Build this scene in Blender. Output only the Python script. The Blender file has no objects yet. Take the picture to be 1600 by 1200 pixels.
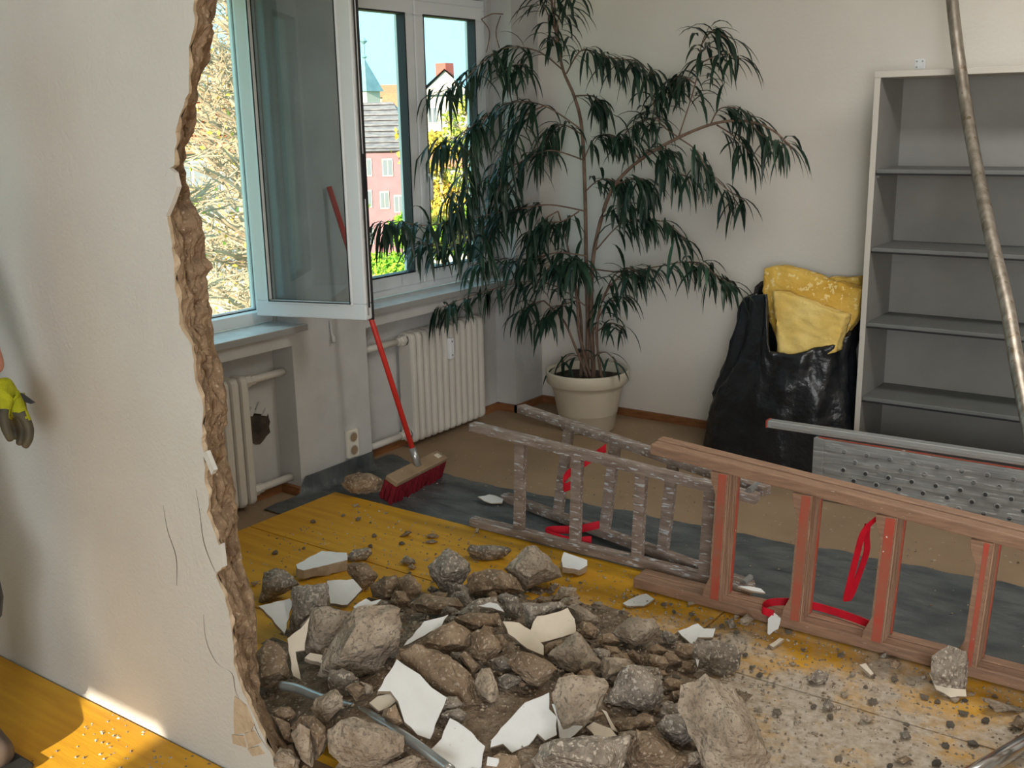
import bpy, bmesh, math, random
from mathutils import Vector as V, noise as mnoise
random.seed(7)
sc = bpy.context.scene
# ---------------------------------------------------------------- camera
CAMZ = 1.62
YAW, PITCH, ROLL, FPX = math.radians(35.975), math.radians(13.929), math.radians(-1.1746), 1662.3
FW = V((-math.sin(YAW)*math.cos(PITCH), math.cos(YAW)*math.cos(PITCH), -math.sin(PITCH)))
_rt = V((math.cos(YAW), math.sin(YAW), 0)); _up = _rt.cross(FW)
RT = _rt*math.cos(ROLL) + _up*math.sin(ROLL)
UP = -_rt*math.sin(ROLL) + _up*math.cos(ROLL)
CAM = V((0, 0, CAMZ))
cd = bpy.data.cameras.new('camera'); co = bpy.data.objects.new('camera', cd); sc.collection.objects.link(co)
cd.sensor_width = 36; cd.lens = FPX*36/1600; cd.clip_start = .05; cd.clip_end = 500
from mathutils import Matrix
m = Matrix((RT, UP, -FW)).transposed().to_4x4(); m.translation = CAM; co.matrix_world = m
sc.camera = co
# ---------------------------------------------------------------- light
sc.view_settings.view_transform = 'Standard'; sc.view_settings.look = 'None'
sc.view_settings.gamma = 1; sc.view_settings.use_curve_mapping = False
sc.view_settings.exposure = 0.0
w = bpy.data.worlds.new('sky'); sc.world = w; w.use_nodes = True
bg = w.node_tree.nodes['Background']; bg.inputs[0].default_value = (.46, .86, 1.0, 1); bg.inputs[1].default_value = 1.7
sd = bpy.data.lights.new('sun', 'SUN'); sd.energy = 12; sd.angle = .009; sd.color = (1, .90, .72)
so = bpy.data.objects.new('sun', sd); sc.collection.objects.link(so)
so.rotation_euler = V((-.13, 1, -.33)).to_track_quat('-Z', 'Y').to_euler()
def area_light(name, loc, direction, sx, sy, power, col):
    l = bpy.data.lights.new(name, 'AREA'); l.shape = 'RECTANGLE'; l.size = sx; l.size_y = sy; l.energy = power; l.color = col
    o = bpy.data.objects.new(name, l); sc.collection.objects.link(o); o.location = loc
    o.rotation_euler = V(direction).to_track_quat('-Z', 'Z').to_euler()
# daylight through the near room's unseen side window; the other two are added fill
area_light('daylight_near_window', (-3.62, -.25, 1.5), (1, 0, 0), 1.5, 1.4, 4, (.86, .95, 1))
area_light('rear_fill_light', (1.15, -2.03, 1.55), (0, 1, 0), 1.6, 1.4, 118, (.96, .98, 1))   # added fill standing in for daylight; the wall behind is solid
area_light('ceiling_fill_light', (-.45, 3.55, 2.60), (0, 0, -1), 1.3, .35, 26, (1, .97, .91))  # unseen light added overhead to brighten the back room
# ---------------------------------------------------------------- pixel helpers (1600x1200 frame) -> points on real surfaces
def ray(px, py): return FW + RT*((px-800)/FPX) - UP*((py-600)/FPX)
def on(px, py, ax, v):
    d = ray(px, py); return CAM + d*((v-CAM[ax])/d[ax])
def at(px, py, depth): return CAM + ray(px, py)*depth
PY, PT = 1.51, .12                      # partition front face and thickness
BZ = .027                                              # top of the yellow boards
MC = on(720, 1085, 2, BZ)
def mound(x, y):
    dx, dy = x-MC.x, y-MC.y
    h = .15*math.exp(-(dx*dx/.20+dy*dy/.22)) + .10*math.exp(-((x+1.72)**2/.05+(y-1.66)**2/.05)) + .05*math.exp(-((x+1.25)**2/.08+(y-1.95)**2/.08))
    if y < PY+PT+.02: h *= max(0, min(1, (x+1.86)/.10))
    return BZ + h
def march(px, py):
    d = ray(px, py); t = 1.0
    while t < 12:
        p = CAM + d*t
        if p.z <= mound(p.x, p.y): return p
        t += .004
    return CAM + d*t
# ---------------------------------------------------------------- materials
MATS = {}
def mat(name, c1, c2=None, scale=8, rough=.7, metal=0, bump=0, bscale=40, detail=6, contrast=(.35, .65), stretch=None, spec=.4, var=0, bd=.01, c3=None, s3=60, t3=.62):
    m = bpy.data.materials.new(name); m.use_nodes = True; nt = m.node_tree; N = nt.nodes; L = nt.links
    b = N['Principled BSDF']; b.inputs['Roughness'].default_value = rough; b.inputs['Metallic'].default_value = metal
    b.inputs['Specular IOR Level'].default_value = spec
    tc = N.new('ShaderNodeTexCoord'); src = tc.outputs['Object']
    if stretch:
        mp = N.new('ShaderNodeMapping'); mp.inputs['Scale'].default_value = stretch; L.new(src, mp.inputs[0]); src = mp.outputs[0]
    col = None
    if c2:
        n = N.new('ShaderNodeTexNoise'); n.inputs['Scale'].default_value = scale; n.inputs['Detail'].default_value = detail; L.new(src, n.inputs['Vector'])
        r = N.new('ShaderNodeValToRGB'); r.color_ramp.elements[0].position, r.color_ramp.elements[1].position = contrast
        r.color_ramp.elements[0].color = (*c1, 1); r.color_ramp.elements[1].color = (*c2, 1)
        L.new(n.outputs['Fac'], r.inputs[0]); col = r.outputs[0]
    if c3:
        n3 = N.new('ShaderNodeTexNoise'); n3.inputs['Scale'].default_value = s3; n3.inputs['Detail'].default_value = 3; L.new(src, n3.inputs['Vector'])
        r3 = N.new('ShaderNodeValToRGB'); r3.color_ramp.elements[0].position = t3; r3.color_ramp.elements[1].position = t3+.03
        L.new(n3.outputs['Fac'], r3.inputs[0]); mx = N.new('ShaderNodeMixRGB'); mx.inputs[2].default_value = (*c3, 1)
        if col: L.new(col, mx.inputs[1])
        else: mx.inputs[1].default_value = (*c1, 1)
        L.new(r3.outputs[0], mx.inputs[0]); col = mx.outputs[0]
    if var:
        oi = N.new('ShaderNodeObjectInfo'); h = N.new('ShaderNodeHueSaturation')
        mr = N.new('ShaderNodeMapRange'); mr.inputs[3].default_value = 1-var; mr.inputs[4].default_value = 1+var; L.new(oi.outputs['Random'], mr.inputs[0])
        L.new(mr.outputs[0], h.inputs['Value'])
        if col: L.new(col, h.inputs['Color'])
        else: h.inputs['Color'].default_value = (*c1, 1)
        col = h.outputs[0]
    if col: L.new(col, b.inputs['Base Color'])
    else: b.inputs['Base Color'].default_value = (*c1, 1)
    if bump:
        nb = N.new('ShaderNodeTexNoise'); nb.inputs['Scale'].default_value = bscale; nb.inputs['Detail'].default_value = 5; L.new(src, nb.inputs['Vector'])
        bp = N.new('ShaderNodeBump'); bp.inputs['Strength'].default_value = bump; bp.inputs['Distance'].default_value = bd
        L.new(nb.outputs['Fac'], bp.inputs['Height']); L.new(bp.outputs[0], b.inputs['Normal'])
    MATS[name] = m; return m
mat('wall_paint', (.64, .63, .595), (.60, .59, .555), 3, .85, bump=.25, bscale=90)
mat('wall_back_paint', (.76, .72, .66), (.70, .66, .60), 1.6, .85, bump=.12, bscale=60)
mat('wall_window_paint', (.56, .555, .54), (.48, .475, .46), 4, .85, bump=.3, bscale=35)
mat('ceiling_paint', (.8, .78, .74), rough=.9)
mat('lino', (.36, .25, .155), (.29, .20, .125), 2.5, .75, c3=(.5, .44, .36), s3=45, t3=.70, bump=.05)
mat('baseboard_wood', (.30, .13, .05), (.2, .08, .03), 12, .5, stretch=(1, 1, 8))
mat('core', (.20, .13, .08), (.34, .24, .15), 30, .95, bump=1, bscale=70, c3=(.46, .36, .25), s3=120, t3=.64)
mat('plaster_edge', (.62, .50, .36), (.5, .38, .26), 20, .9, bump=.6, bscale=60)
mat('crack', (.12, .09, .06), rough=.95)
mat('pvc', (.80, .83, .85), rough=.35, spec=.5)
mat('gasket', (.02, .02, .022), rough=.5)
mat('sill_stone', (.72, .74, .75), (.60, .62, .63), 14, .35)
mat('sill_edge', (.33, .33, .32), rough=.6)
mat('radiator', (.62, .59, .54), rough=.4, var=.0)
mat('hole_dark', (.10, .075, .055), (.035, .028, .022), 14, .95, bump=1, bscale=40)
mat('socket', (.78, .74, .64), rough=.4)
mat('shelf_grey', (.29, .285, .265), (.26, .255, .24), 6, .55)
mat('shelf_board', (.17, .175, .17), (.15, .155, .15), 9, .5)
mat('shelf_edge', (.55, .52, .47), rough=.5)
mat('tarp', (.06, .07, .074), (.125, .135, .135), 6, .45, bump=.8, bscale=14, c3=(.24, .23, .2), s3=80, t3=.70, stretch=(1, 2.2, 1))
mat('bag', (.008, .009, .011), (.016, .018, .022), 5, .30, bump=.9, bscale=17, spec=.5)
mat('wool', (.80, .53, .12), (.62, .36, .05), 7, .95, bump=1, bscale=30, c3=(.88, .68, .28), s3=45, t3=.58)
mat('wool_pale', (.86, .66, .24), (.74, .50, .12), 6, .95, bump=.8, bscale=24)
mat('pot', (.60, .54, .43), rough=.45)
mat('soil', (.03, .022, .016), (.06, .045, .03), 30, .95, bump=1)
mat('bark', (.14, .085, .06), (.22, .15, .11), 20, .8, bump=.5)
mat('leaf', (.012, .038, .024), (.022, .062, .034), 4, .38, spec=.5, var=.45)
mat('leaf_yellow', (.45, .38, .03), rough=.45)
mat('old_wood', (.20, .145, .115), (.33, .26, .22), 9, .8, stretch=(1, 5, 5), bump=.4, bscale=40, c3=(.52, .52, .53), s3=22, t3=.60)
mat('new_wood', (.35, .21, .135), (.25, .15, .10), 14, .6, stretch=(1, 7, 7), bump=.15, c3=(.75, .68, .6), s3=60, t3=.72)
mat('ply', (.30, .17, .11), (.44, .28, .19), 5, .65, stretch=(1, 26, 1), contrast=(.45, .55))
mat('red_paint', (.48, .075, .05), (.34, .13, .08), 10, .5, c3=(.8, .75, .7), s3=40, t3=.70)
mat('strap', (.68, .008, .03), (.5, .005, .02), 18, .55)
mat('galv', (.40, .41, .41), (.27, .28, .285), 7, .5, metal=.15, stretch=(1, 1, 9), c3=(.55, .56, .56), s3=10, t3=.62)
mat('hole_rim', (.10, .105, .11), rough=.6, metal=.3)
mat('alu', (.58, .60, .61), rough=.4, metal=.5)
mat('pipe', (.22, .19, .155), (.38, .34, .29), 12, .42, metal=.75, stretch=(3, 3, 1), c3=(.2, .15, .1), s3=14, t3=.64)
mat('chrome', (.6, .61, .62), rough=.18, metal=1)
mat('steel', (.52, .53, .53), (.38, .38, .37), 10, .32, metal=.7)
mat('broom_red', (.62, .035, .025), rough=.4)
mat('bristle', (.26, .008, .022), (.16, .004, .012), 40, .7, bump=1, bscale=140, stretch=(1, 1, .08))
mat('broom_block', (.34, .24, .15), (.26, .18, .11), 10, .8, c3=(.7, .65, .55), s3=25, t3=.69)
mat('conc_grey', (.20, .168, .135), (.39, .335, .275), 22, .95, bump=1, bscale=65, c3=(.56, .50, .42), s3=95, t3=.57, var=.22, bd=.022)
mat('conc_brown', (.225, .157, .10), (.40, .295, .20), 14, .95, bump=.9, bscale=60, c3=(.52, .43, .33), s3=95, t3=.60, var=.16, bd=.022)
mat('conc_light', (.33, .26, .19), (.54, .455, .355), 16, .95, bump=.9, bscale=55, c3=(.27, .22, .17), s3=100, t3=.58, var=.1, bd=.022)
mat('plaster_white', (.80, .82, .82), (.72, .73, .72), 9, .8, bump=.12, bscale=50, c3=(.5, .45, .4), s3=60, t3=.72)
mat('plaster_cream', (.74, .66, .54), (.66, .58, .46), 9, .8, bump=.15, c3=(.5, .42, .33), s3=70, t3=.70)
mat('mortar_back', (.50, .41, .31), (.38, .30, .22), 20, .95, bump=.6)
mat('fines', (.19, .135, .09), (.34, .26, .185), 26, .95, bump=1, bscale=80, c3=(.52, .47, .40), s3=90, t3=.64, bd=.022)
mat('skin', (.50, .22, .15), rough=.55)
mat('glove_green', (.42, .44, .01), (.34, .36, .01), 60, .8, bump=.4, bscale=200)
mat('glove_dark', (.045, .042, .03), (.10, .085, .05), 12, .6)
mat('shirt', (.05, .07, .10), (.04, .055, .08), 10, .9)
mat('trouser', (.34, .28, .20), (.26, .21, .15), 8, .9)
mat('boot', (.10, .075, .06), rough=.6)
mat('pad', (.02, .02, .02), rough=.5)
mat('hair', (.06, .04, .025), rough=.6)
mat('pink', (.36, .19, .205), (.32, .165, .18), 1, .9)
mat('cream_house', (.50, .43, .32), (.44, .37, .28), .6, .9)
mat('white_house', (.55, .50, .44), rough=.9)
mat('slate', (.16, .15, .16), (.27, .25, .25), 2, .7, stretch=(1, 1, 4))
mat('tile_orange', (.60, .25, .12), (.48, .20, .10), 3, .8)
mat('spire', (.20, .33, .36), (.15, .26, .30), 1, .6)
mat('brick_red', (.55, .12, .09), rough=.8)
mat('pane_dark', (.20, .22, .24), rough=.15)
mat('twig', (.52, .40, .27), (.34, .25, .16), 3, .9)
mat('spring_leaf', (.50, .52, .08), (.36, .42, .05), 1, .8)
mat('autumn_leaf', (.62, .40, .06), (.50, .42, .06), 1, .8)
mat('hedge', (.22, .46, .02), (.34, .52, .04), 1, .8)
mat('lawn', (.20, .30, .06), (.28, .34, .10), .4, .95)
def glass_mat(name, tint, refl):
    m = bpy.data.materials.new(name); m.use_nodes = True; nt = m.node_tree; N = nt.nodes; L = nt.links; N.remove(N['Principled BSDF'])
    t = N.new('ShaderNodeBsdfTransparent'); t.inputs[0].default_value = (*tint, 1); g = N.new('ShaderNodeBsdfGlossy'); g.inputs['Roughness'].default_value = .02
    lw = N.new('ShaderNodeLayerWeight'); lw.inputs[0].default_value = .5; pw_ = N.new('ShaderNodeMath'); pw_.operation = 'POWER'; pw_.inputs[1].default_value = 4; L.new(lw.outputs['Facing'], pw_.inputs[0])
    fr = N.new('ShaderNodeMapRange'); fr.inputs[3].default_value = refl; fr.inputs[4].default_value = 1; L.new(pw_.outputs[0], fr.inputs[0]); mx = N.new('ShaderNodeMixShader')
    L.new(fr.outputs[0], mx.inputs[0]); L.new(t.outputs[0], mx.inputs[1]); L.new(g.outputs[0], mx.inputs[2]); L.new(mx.outputs[0], N['Material Output'].inputs[0])
    MATS[name] = m
glass_mat('glass', (.98, .99, .99), .02)
glass_mat('glass_sash', (.84, .91, .93), .10)
def board_mat():
    m = mat('board_yellow', (.68, .36, .022), (.57, .28, .016), 5, .55, stretch=(.6, 7, 1), bump=.08, bscale=30)
    nt = m.node_tree; N = nt.nodes; L = nt.links; b = N['Principled BSDF']; old = b.inputs['Base Color'].links[0].from_socket
    ge = N.new('ShaderNodeNewGeometry')
    def nz(s, d):
        n = N.new('ShaderNodeTexNoise'); n.inputs['Scale'].default_value = s; n.inputs['Detail'].default_value = d; n.inputs['Roughness'].default_value = .68; L.new(ge.outputs['Position'], n.inputs['Vector']); return n
    # masonry dust lies round the place where the wall came down and thins out away from it
    vm = N.new('ShaderNodeVectorMath'); vm.operation = 'SUBTRACT'; vm.inputs[1].default_value = (-.75, 2.35, 0); L.new(ge.outputs['Position'], vm.inputs[0])
    sc_ = N.new('ShaderNodeVectorMath'); sc_.operation = 'MULTIPLY'; sc_.inputs[1].default_value = (.62, .9, 0); L.new(vm.outputs[0], sc_.inputs[0])
    ln = N.new('ShaderNodeVectorMath'); ln.operation = 'LENGTH'; L.new(sc_.outputs[0], ln.inputs[0])
    mr = N.new('ShaderNodeMapRange'); mr.inputs[1].default_value = .35; mr.inputs[2].default_value = 1.15; mr.inputs[3].default_value = .17; mr.inputs[4].default_value = -.30; L.new(ln.outputs['Value'], mr.inputs[0])
    a = N.new('ShaderNodeMath'); a.operation = 'ADD'; L.new(nz(4.5, 8).outputs['Fac'], a.inputs[0]); L.new(mr.outputs[0], a.inputs[1])
    r = N.new('ShaderNodeValToRGB'); r.color_ramp.elements[0].position = .45; r.color_ramp.elements[1].position = .68; L.new(a.outputs[0], r.inputs[0])
    dr = N.new('ShaderNodeValToRGB'); dr.color_ramp.elements[0].color = (.34, .27, .19, 1); dr.color_ramp.elements[1].color = (.58, .51, .43, 1)
    dr.color_ramp.elements[0].position = .35; dr.color_ramp.elements[1].position = .65; L.new(nz(38, 5).outputs['Fac'], dr.inputs[0])
    mx = N.new('ShaderNodeMixRGB'); L.new(r.outputs[0], mx.inputs[0]); L.new(old, mx.inputs[1]); L.new(dr.outputs[0], mx.inputs[2]); L.new(mx.outputs[0], b.inputs['Base Color'])
board_mat()
# ---------------------------------------------------------------- mesh helpers
ORG = {}
def link(o, parent=None, origin=(0, 0, 0)):
    sc.collection.objects.link(o)
    if parent is None: o.location = origin; ORG[o.name] = V(origin)
    else: o.parent = parent; ORG[o.name] = ORG[parent.name]
    return o
def tag(o, label=None, cat=None, group=None, kind=None):
    for k, v in (('label', label), ('category', cat), ('group', group), ('kind', kind)):
        if v: o[k] = v
    return o
def thing(name, loc, label=None, cat=None, group=None, kind=None):
    o = bpy.data.objects.new(name, None); link(o, None, loc); o.empty_display_size = .1
    return tag(o, label, cat, group, kind)
class MB:
    def __init__(s): s.v = []; s.f = []; s.mi = []; s.cur = 0
    def add(s, vs, fs):
        n = len(s.v); s.v += [V(p) for p in vs]; s.f += [tuple(i+n for i in f) for f in fs]; s.mi += [s.cur]*len(fs); return s
    def box(s, a, b):
        (x0, y0, z0), (x1, y1, z1) = a, b
        return s.add([(x0,y0,z0),(x1,y0,z0),(x1,y1,z0),(x0,y1,z0),(x0,y0,z1),(x1,y0,z1),(x1,y1,z1),(x0,y1,z1)],
                     [(3,2,1,0),(4,5,6,7),(0,1,5,4),(1,2,6,5),(2,3,7,6),(3,0,4,7)])
    def bar(s, p, q, wvec, hvec):                       # bar from p to q with half-extents wvec, hvec
        p, q, a, b = V(p), V(q), V(wvec), V(hvec)
        return s.add([p-a-b, p+a-b, p+a+b, p-a+b, q-a-b, q+a-b, q+a+b, q-a+b],
                     [(0,1,2,3),(7,6,5,4),(4,5,1,0),(5,6,2,1),(6,7,3,2),(7,4,0,3)])
    def tube(s, pts, r, n=10, cap=True):
        pts = [V(p) for p in pts]; rs = r if isinstance(r, (list, tuple)) else [r]*len(pts); vs = []; fs = []
        for i, p in enumerate(pts):
            d = (pts[min(i+1, len(pts)-1)]-pts[max(i-1, 0)]).normalized()
            a = d.cross(V((0, 0, 1))) if abs(d.z) < .95 else d.cross(V((1, 0, 0))); a.normalize(); b = d.cross(a)
            for k in range(n):
                t = 2*math.pi*k/n; vs.append(p + (a*math.cos(t)+b*math.sin(t))*rs[i])
        for i in range(len(pts)-1):
            for k in range(n):
                k2 = (k+1) % n; fs.append((i*n+k, i*n+k2, (i+1)*n+k2, (i+1)*n+k))
        if cap: fs += [tuple(range(n))[::-1], tuple(range((len(pts)-1)*n, len(pts)*n))]
        return s.add(vs, fs)
    def lathe(s, c, prof, n=40):
        c = V(c); vs = []; fs = []
        for r, z in prof:
            for k in range(n): t = 2*math.pi*k/n; vs.append(c+V((r*math.cos(t), r*math.sin(t), z)))
        for i in range(len(prof)-1):
            for k in range(n): k2 = (k+1) % n; fs.append((i*n+k, i*n+k2, (i+1)*n+k2, (i+1)*n+k))
        return s.add(vs, fs)
    def prism(s, poly, ex):                              # polygon (3-D points) extruded by ex
        n = len(poly); p = [V(q) for q in poly]; e = V(ex)
        return s.add(p+[q+e for q in p], [tuple(range(n)), tuple(range(2*n-1, n-1, -1))]+[(i, i+n, (i+1) % n+n, (i+1) % n) for i in range(n)])
    def build(s, name, mats, parent=None, smooth=False, bevel=0, origin=None):
        me = bpy.data.meshes.new(name)
        if parent is not None: org = ORG[parent.name]
        elif origin is not None: org = V(origin)
        else:
            xs, ys, zs = zip(*[tuple(p) for p in s.v]); org = V(((min(xs)+max(xs))/2, (min(ys)+max(ys))/2, min(zs)))
        me.from_pydata([tuple(p-org) for p in s.v], [], s.f)
        for m_ in (mats if isinstance(mats, (list, tuple)) else [mats]): me.materials.append(MATS[m_])
        if any(s.mi): me.polygons.foreach_set('material_index', s.mi)
        bm = bmesh.new(); bm.from_mesh(me); bmesh.ops.delete(bm, geom=[v for v in bm.verts if not v.link_faces], context='VERTS'); bmesh.ops.recalc_face_normals(bm, faces=bm.faces); bm.to_mesh(me); bm.free()
        if smooth: me.polygons.foreach_set('use_smooth', [True]*len(me.polygons))
        o = bpy.data.objects.new(name, me); link(o, parent, org if parent is None else (0, 0, 0))
        if bevel:
            bv = o.modifiers.new('bevel', 'BEVEL'); bv.width = bevel; bv.segments = 2; bv.limit_method = 'ANGLE'
        return o
def spline(pts, k=6):
    pts = [V(p) for p in pts]; out = []
    for i in range(len(pts)-1):
        p0, p1, p2, p3 = pts[max(i-1, 0)], pts[i], pts[i+1], pts[min(i+2, len(pts)-1)]
        for j in range(k):
            t = j/k; out.append(.5*((2*p1)+(p2-p0)*t+(2*p0-5*p1+4*p2-p3)*t*t+(3*p1-p0-3*p2+p3)*t**3))
    return out+[pts[-1]]
def ribbon(mb, pts, wvec, th=.0012):
    pts = [V(p) for p in pts]; w_ = V(wvec)
    for i in range(len(pts)-1):
        d = (pts[i+1]-pts[i]); n = d.cross(w_); n.normalize(); n *= th
        mb.add([pts[i]-w_-n, pts[i]+w_-n, pts[i+1]+w_-n, pts[i+1]-w_-n, pts[i]-w_+n, pts[i]+w_+n, pts[i+1]+w_+n, pts[i+1]-w_+n],
               [(3,2,1,0),(4,5,6,7),(0,1,5,4),(1,2,6,5),(2,3,7,6),(3,0,4,7)])
S = 'structure'
# ================================================================ SETTING
WX, NX, OX = -3.43, -3.56, -3.70        # wall face, niche back, outside face
PY, PT = 1.51, .12                      # partition front face and thickness
BY, CZ = 5.03, 2.68                     # back wall, ceiling
tag(MB().box((OX, -5.4, -.12), (2.2, 5.25, 0)).build('floor', 'lino'), kind=S)
tag(MB().box((OX, -5.4, CZ), (2.2, 5.25, CZ+.15)).build('ceiling', 'ceiling_paint'), kind=S)
tag(MB().box((OX, BY, 0), (2.2, BY+.2, CZ)).build('wall_back', 'wall_back_paint'), kind=S)
tag(MB().box((2.05, -5.4, 0), (2.25, BY, CZ)).build('wall_right', 'wall_paint'), kind=S)
cl_ = thing('added_ceiling_light', (-.45, 3.55, 2.62), 'long flat white unseen box added for the ceiling fill light', 'added light')  # fixture added out of view to go with the ceiling fill
MB().box((-1.15, 3.35, 2.625), (.25, 3.75, 2.679)).build('housing', 'pvc', cl_, bevel=.006)
W1, W2, W3 = (1.95, 3.14), (3.57, 4.745), (-1.05, .55)
WZ0, WZ1 = .752, 2.24
wl = MB()
for y0, y1 in ((-5.4, W3[0]), (W3[1], PY), (PY, W1[0]), (W1[1], W2[0]), (W2[1], BY)): wl.box((OX, y0, 0 if y0 < 1 else WZ0), (WX if y0 < 1 else NX, y1, CZ))
for y0, y1, u0, u1 in ((PY, 1.80, PY, 1.93), (3.105, 3.567, 3.152, 3.572), (4.76, BY, 4.785, BY)): wl.box((NX, y0, 0), (WX, y1, WZ0)).box((NX, u0, WZ0), (WX, u1, CZ))
for a in (W1, W2, W3): wl.box((OX, a[0], WZ1), (WX if a is W3 else NX, a[1], CZ))
wl.box((NX, 1.93, WZ1+.02), (WX, 3.152, CZ)).box((NX, 3.572, WZ1+.02), (WX, 4.785, CZ))
wl.box((NX, 1.80, .688), (WX, 3.105, WZ0)); wl.box((NX, 3.567, .688), (WX, 4.76, WZ0))
wl.box((OX, PY, 0), (NX, BY, WZ0)); wl.box((OX, W3[0], 0), (WX, W3[1], WZ0))
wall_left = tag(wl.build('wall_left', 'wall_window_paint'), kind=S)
rr = MB()
rr.box((OX, -5.4, 0), (-1.76, -5.2, CZ)).box((-1.76, -5.4, 2.32), (-1.39, -5.2, CZ)).box((-1.76, -5.4, 0), (-1.39, -5.2, .3)).box((-1.39, -5.4, 0), (2.05, -5.2, CZ))
rr.box((.2, -2.2, 0), (2.05, -2.05, CZ))  # unseen solid wall stub added to back the rear fill light
tag(rr.build('wall_rear', 'wall_paint'), kind=S)
# hole knocked through the niche back: a rough round recess
hb = MB(); hc = V((NX+.004, 2.98, .338)); n = 22; rim = []
for k in range(n):
    t = 2*math.pi*k/n; r_ = .082*(1+random.uniform(-.10, .10)); rim.append(hc+V((0, math.cos(t)*r_, math.sin(t)*r_)))
hb.add(rim+[hc+(p-hc)*.8-V((.0035, 0, 0)) for p in rim], [(i, (i+1) % n, (i+1) % n+n, i+n) for i in range(n)]+[tuple(range(n, 2*n))])
hb.build('wall_opening', 'hole_dark', wall_left)
for p in ((.02, .075, .03), (-.03, .07, .022), (.05, .05, .02)):
    fl_ = MB().prism([hc+V((.002, p[0]+dx*p[2], p[1]+dz*p[2])) for dx, dz in ((-1, -.5), (.2, -.9), (1, .3), (.1, 1))], (.006, .003, .0)); fl_.build('plaster_shard', 'wall_window_paint', wall_left)
# baseboards
for nm, bx in (('baseboard_back', [((WX, BY-.018, 0), (-1.49, BY, .042))]), ('baseboard_left', [((NX, 3.567, 0), (NX+.018, 4.76, .042)), ((NX, 4.742, 0), (WX+.016, 4.76, .042)), ((WX, 4.742, 0), (WX+.016, BY-.018, .042)), ((NX, 1.80, 0), (NX+.018, 3.105, .042)), ((NX+.018, 3.087, 0), (WX, 3.105, .042))])):
    b = MB()
    for a in bx: b.box(*a)
    tag(b.build(nm, 'baseboard_wood'), kind=S)
# ---- partition with its broken edge (profile read at the wall's own front and rear faces)
fpx = [(302,-140),(303,-60),(302,0),(305,35),(295,75),(295,145),(277,190),(272,260),(258,268),(256,290),(259,325),(266,365),(272,410),(273,445),(280,485),(280,510),(300,540),(303,575),(306,600),(318,635),(315,690),(321,733),(318,748),(327,774),(324,803),(344,856),(349,888),(336,897),(353,937),(364,995),(366,1042),(380,1083),(402,1130),(420,1171),(436,1200),(452,1235)]
rpx = [(338,-140),(342,-60),(340,0),(332,40),(330,85),(310,130),(305,165),(302,210),(285,235),(290,280),(297,295),(295,310),(315,340),(320,375),(321,402),(336,417),(322,430),(327,465),(332,500),(335,540),(348,577),(351,600),(356,634),(350,692),(364,750),(370,780),(371,826),(379,880),(396,930),(400,962),(402,1000),(402,1040),(406,1085),(438,1150),(466,1190),(480,1235)]
def prof(px, y):
    pts = sorted([(on(a, b, 1, y).z, on(a, b, 1, y).x) for a, b in px])
    def f(z):
        if z <= pts[0][0]: return pts[0][1]
        for (z0, x0), (z1, x1) in zip(pts, pts[1:]):
            if z <= z1: return x0+(x1-x0)*(z-z0)/max(z1-z0, 1e-6)
        return pts[-1][1]+.04*math.sin((z-pts[-1][0])*9)
    return f
pf, pr = prof(fpx, PY), prof(rpx, PY+PT)
NZ = 230; zs = [CZ*i/NZ for i in range(NZ+1)]
jf = lambda z: pf(z)+.006*mnoise.noise(V((0, 3, z*45)))
jr = lambda z: pr(z)+.012*mnoise.noise(V((5, 3, z*40)))
pw = MB(); E0 = .014                                    # plaster coat thickness
fr = [(jf(z), z) for z in zs]; bk = [(jr(z), z) for z in zs]
for side, e, y in ((fr, 0, PY), (bk, 0, PY+PT)):
    vs = [(WX, y, z) for z in zs]+[(x, y, z) for x, z in side]
    pw.add(vs, [(i, i+1, NZ+2+i, NZ+1+i) for i in range(NZ)])
pwo = tag(pw.build('wall_partition', 'wall_paint', origin=(WX, PY, 0)), kind=S)
for nm, side, y, sg in (('plaster_edge', fr, PY, 1),):
    b = MB(); vs = []
    for x, z in side:
        q = .010+.012*abs(mnoise.noise(V((1, 8, z*14))))
        vs += [(x, y, z), (x-.004+.012*mnoise.noise(V((2, 1, z*30))), y+sg*q, z)]
    b.add(vs, [(2*i, 2*i+1, 2*i+3, 2*i+2) for i in range(NZ)]); eo = b.build(nm, 'plaster_edge', pwo)
NC = 16; b = MB(); vs = []
for i, z in enumerate(zs):
    x0, x1 = fr[i][0]-.006, bk[i][0]
    for j in range(NC+1):
        t = j/NC; y = PY+.012+(PT-.012)*t; x = x0+(x1-x0)*t
        e = math.sin(math.pi*t)**.5 if 0 < t < 1 else 0
        p = V((x*0, y*22, z*14)); x += e*(.030*mnoise.noise(p)+.016*mnoise.noise(p*3.1)+.010*mnoise.noise(p*8))
        vs.append((x, y, z))
b.add(vs, [(i*(NC+1)+j, i*(NC+1)+j+1, (i+1)*(NC+1)+j+1, (i+1)*(NC+1)+j) for i in range(NZ) for j in range(NC)])
b.build('broken_core', 'core', pwo)
def on_wall(px, py, dy=0): return on(px, py, 1, PY-dy)
for poly in ([(263,262),(272,270),(277,292),(268,318),(259,338),(256,300),(256,280)], [(252,350),(258,342),(262,366),(254,364)], [(333,862),(345,850),(349,886),(336,893)], [(316,708),(322,705),(334,735),(330,742)],
             [(366,1088),(384,1102),(396,1132),(392,1143),(366,1148),(365,1120)], [(362,1148),(380,1150),(384,1168),(364,1162)], [(382,1146),(396,1142),(408,1160),(388,1170)], [(386,1170),(404,1166),(412,1178),(394,1182)]):
    MB().prism([on_wall(x, y, .0035) for x, y in poly], (0, .012, 0)).build('plaster_flake', 'plaster_edge' if poly[0][1] > 1000 else 'wall_paint', pwo)
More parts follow.
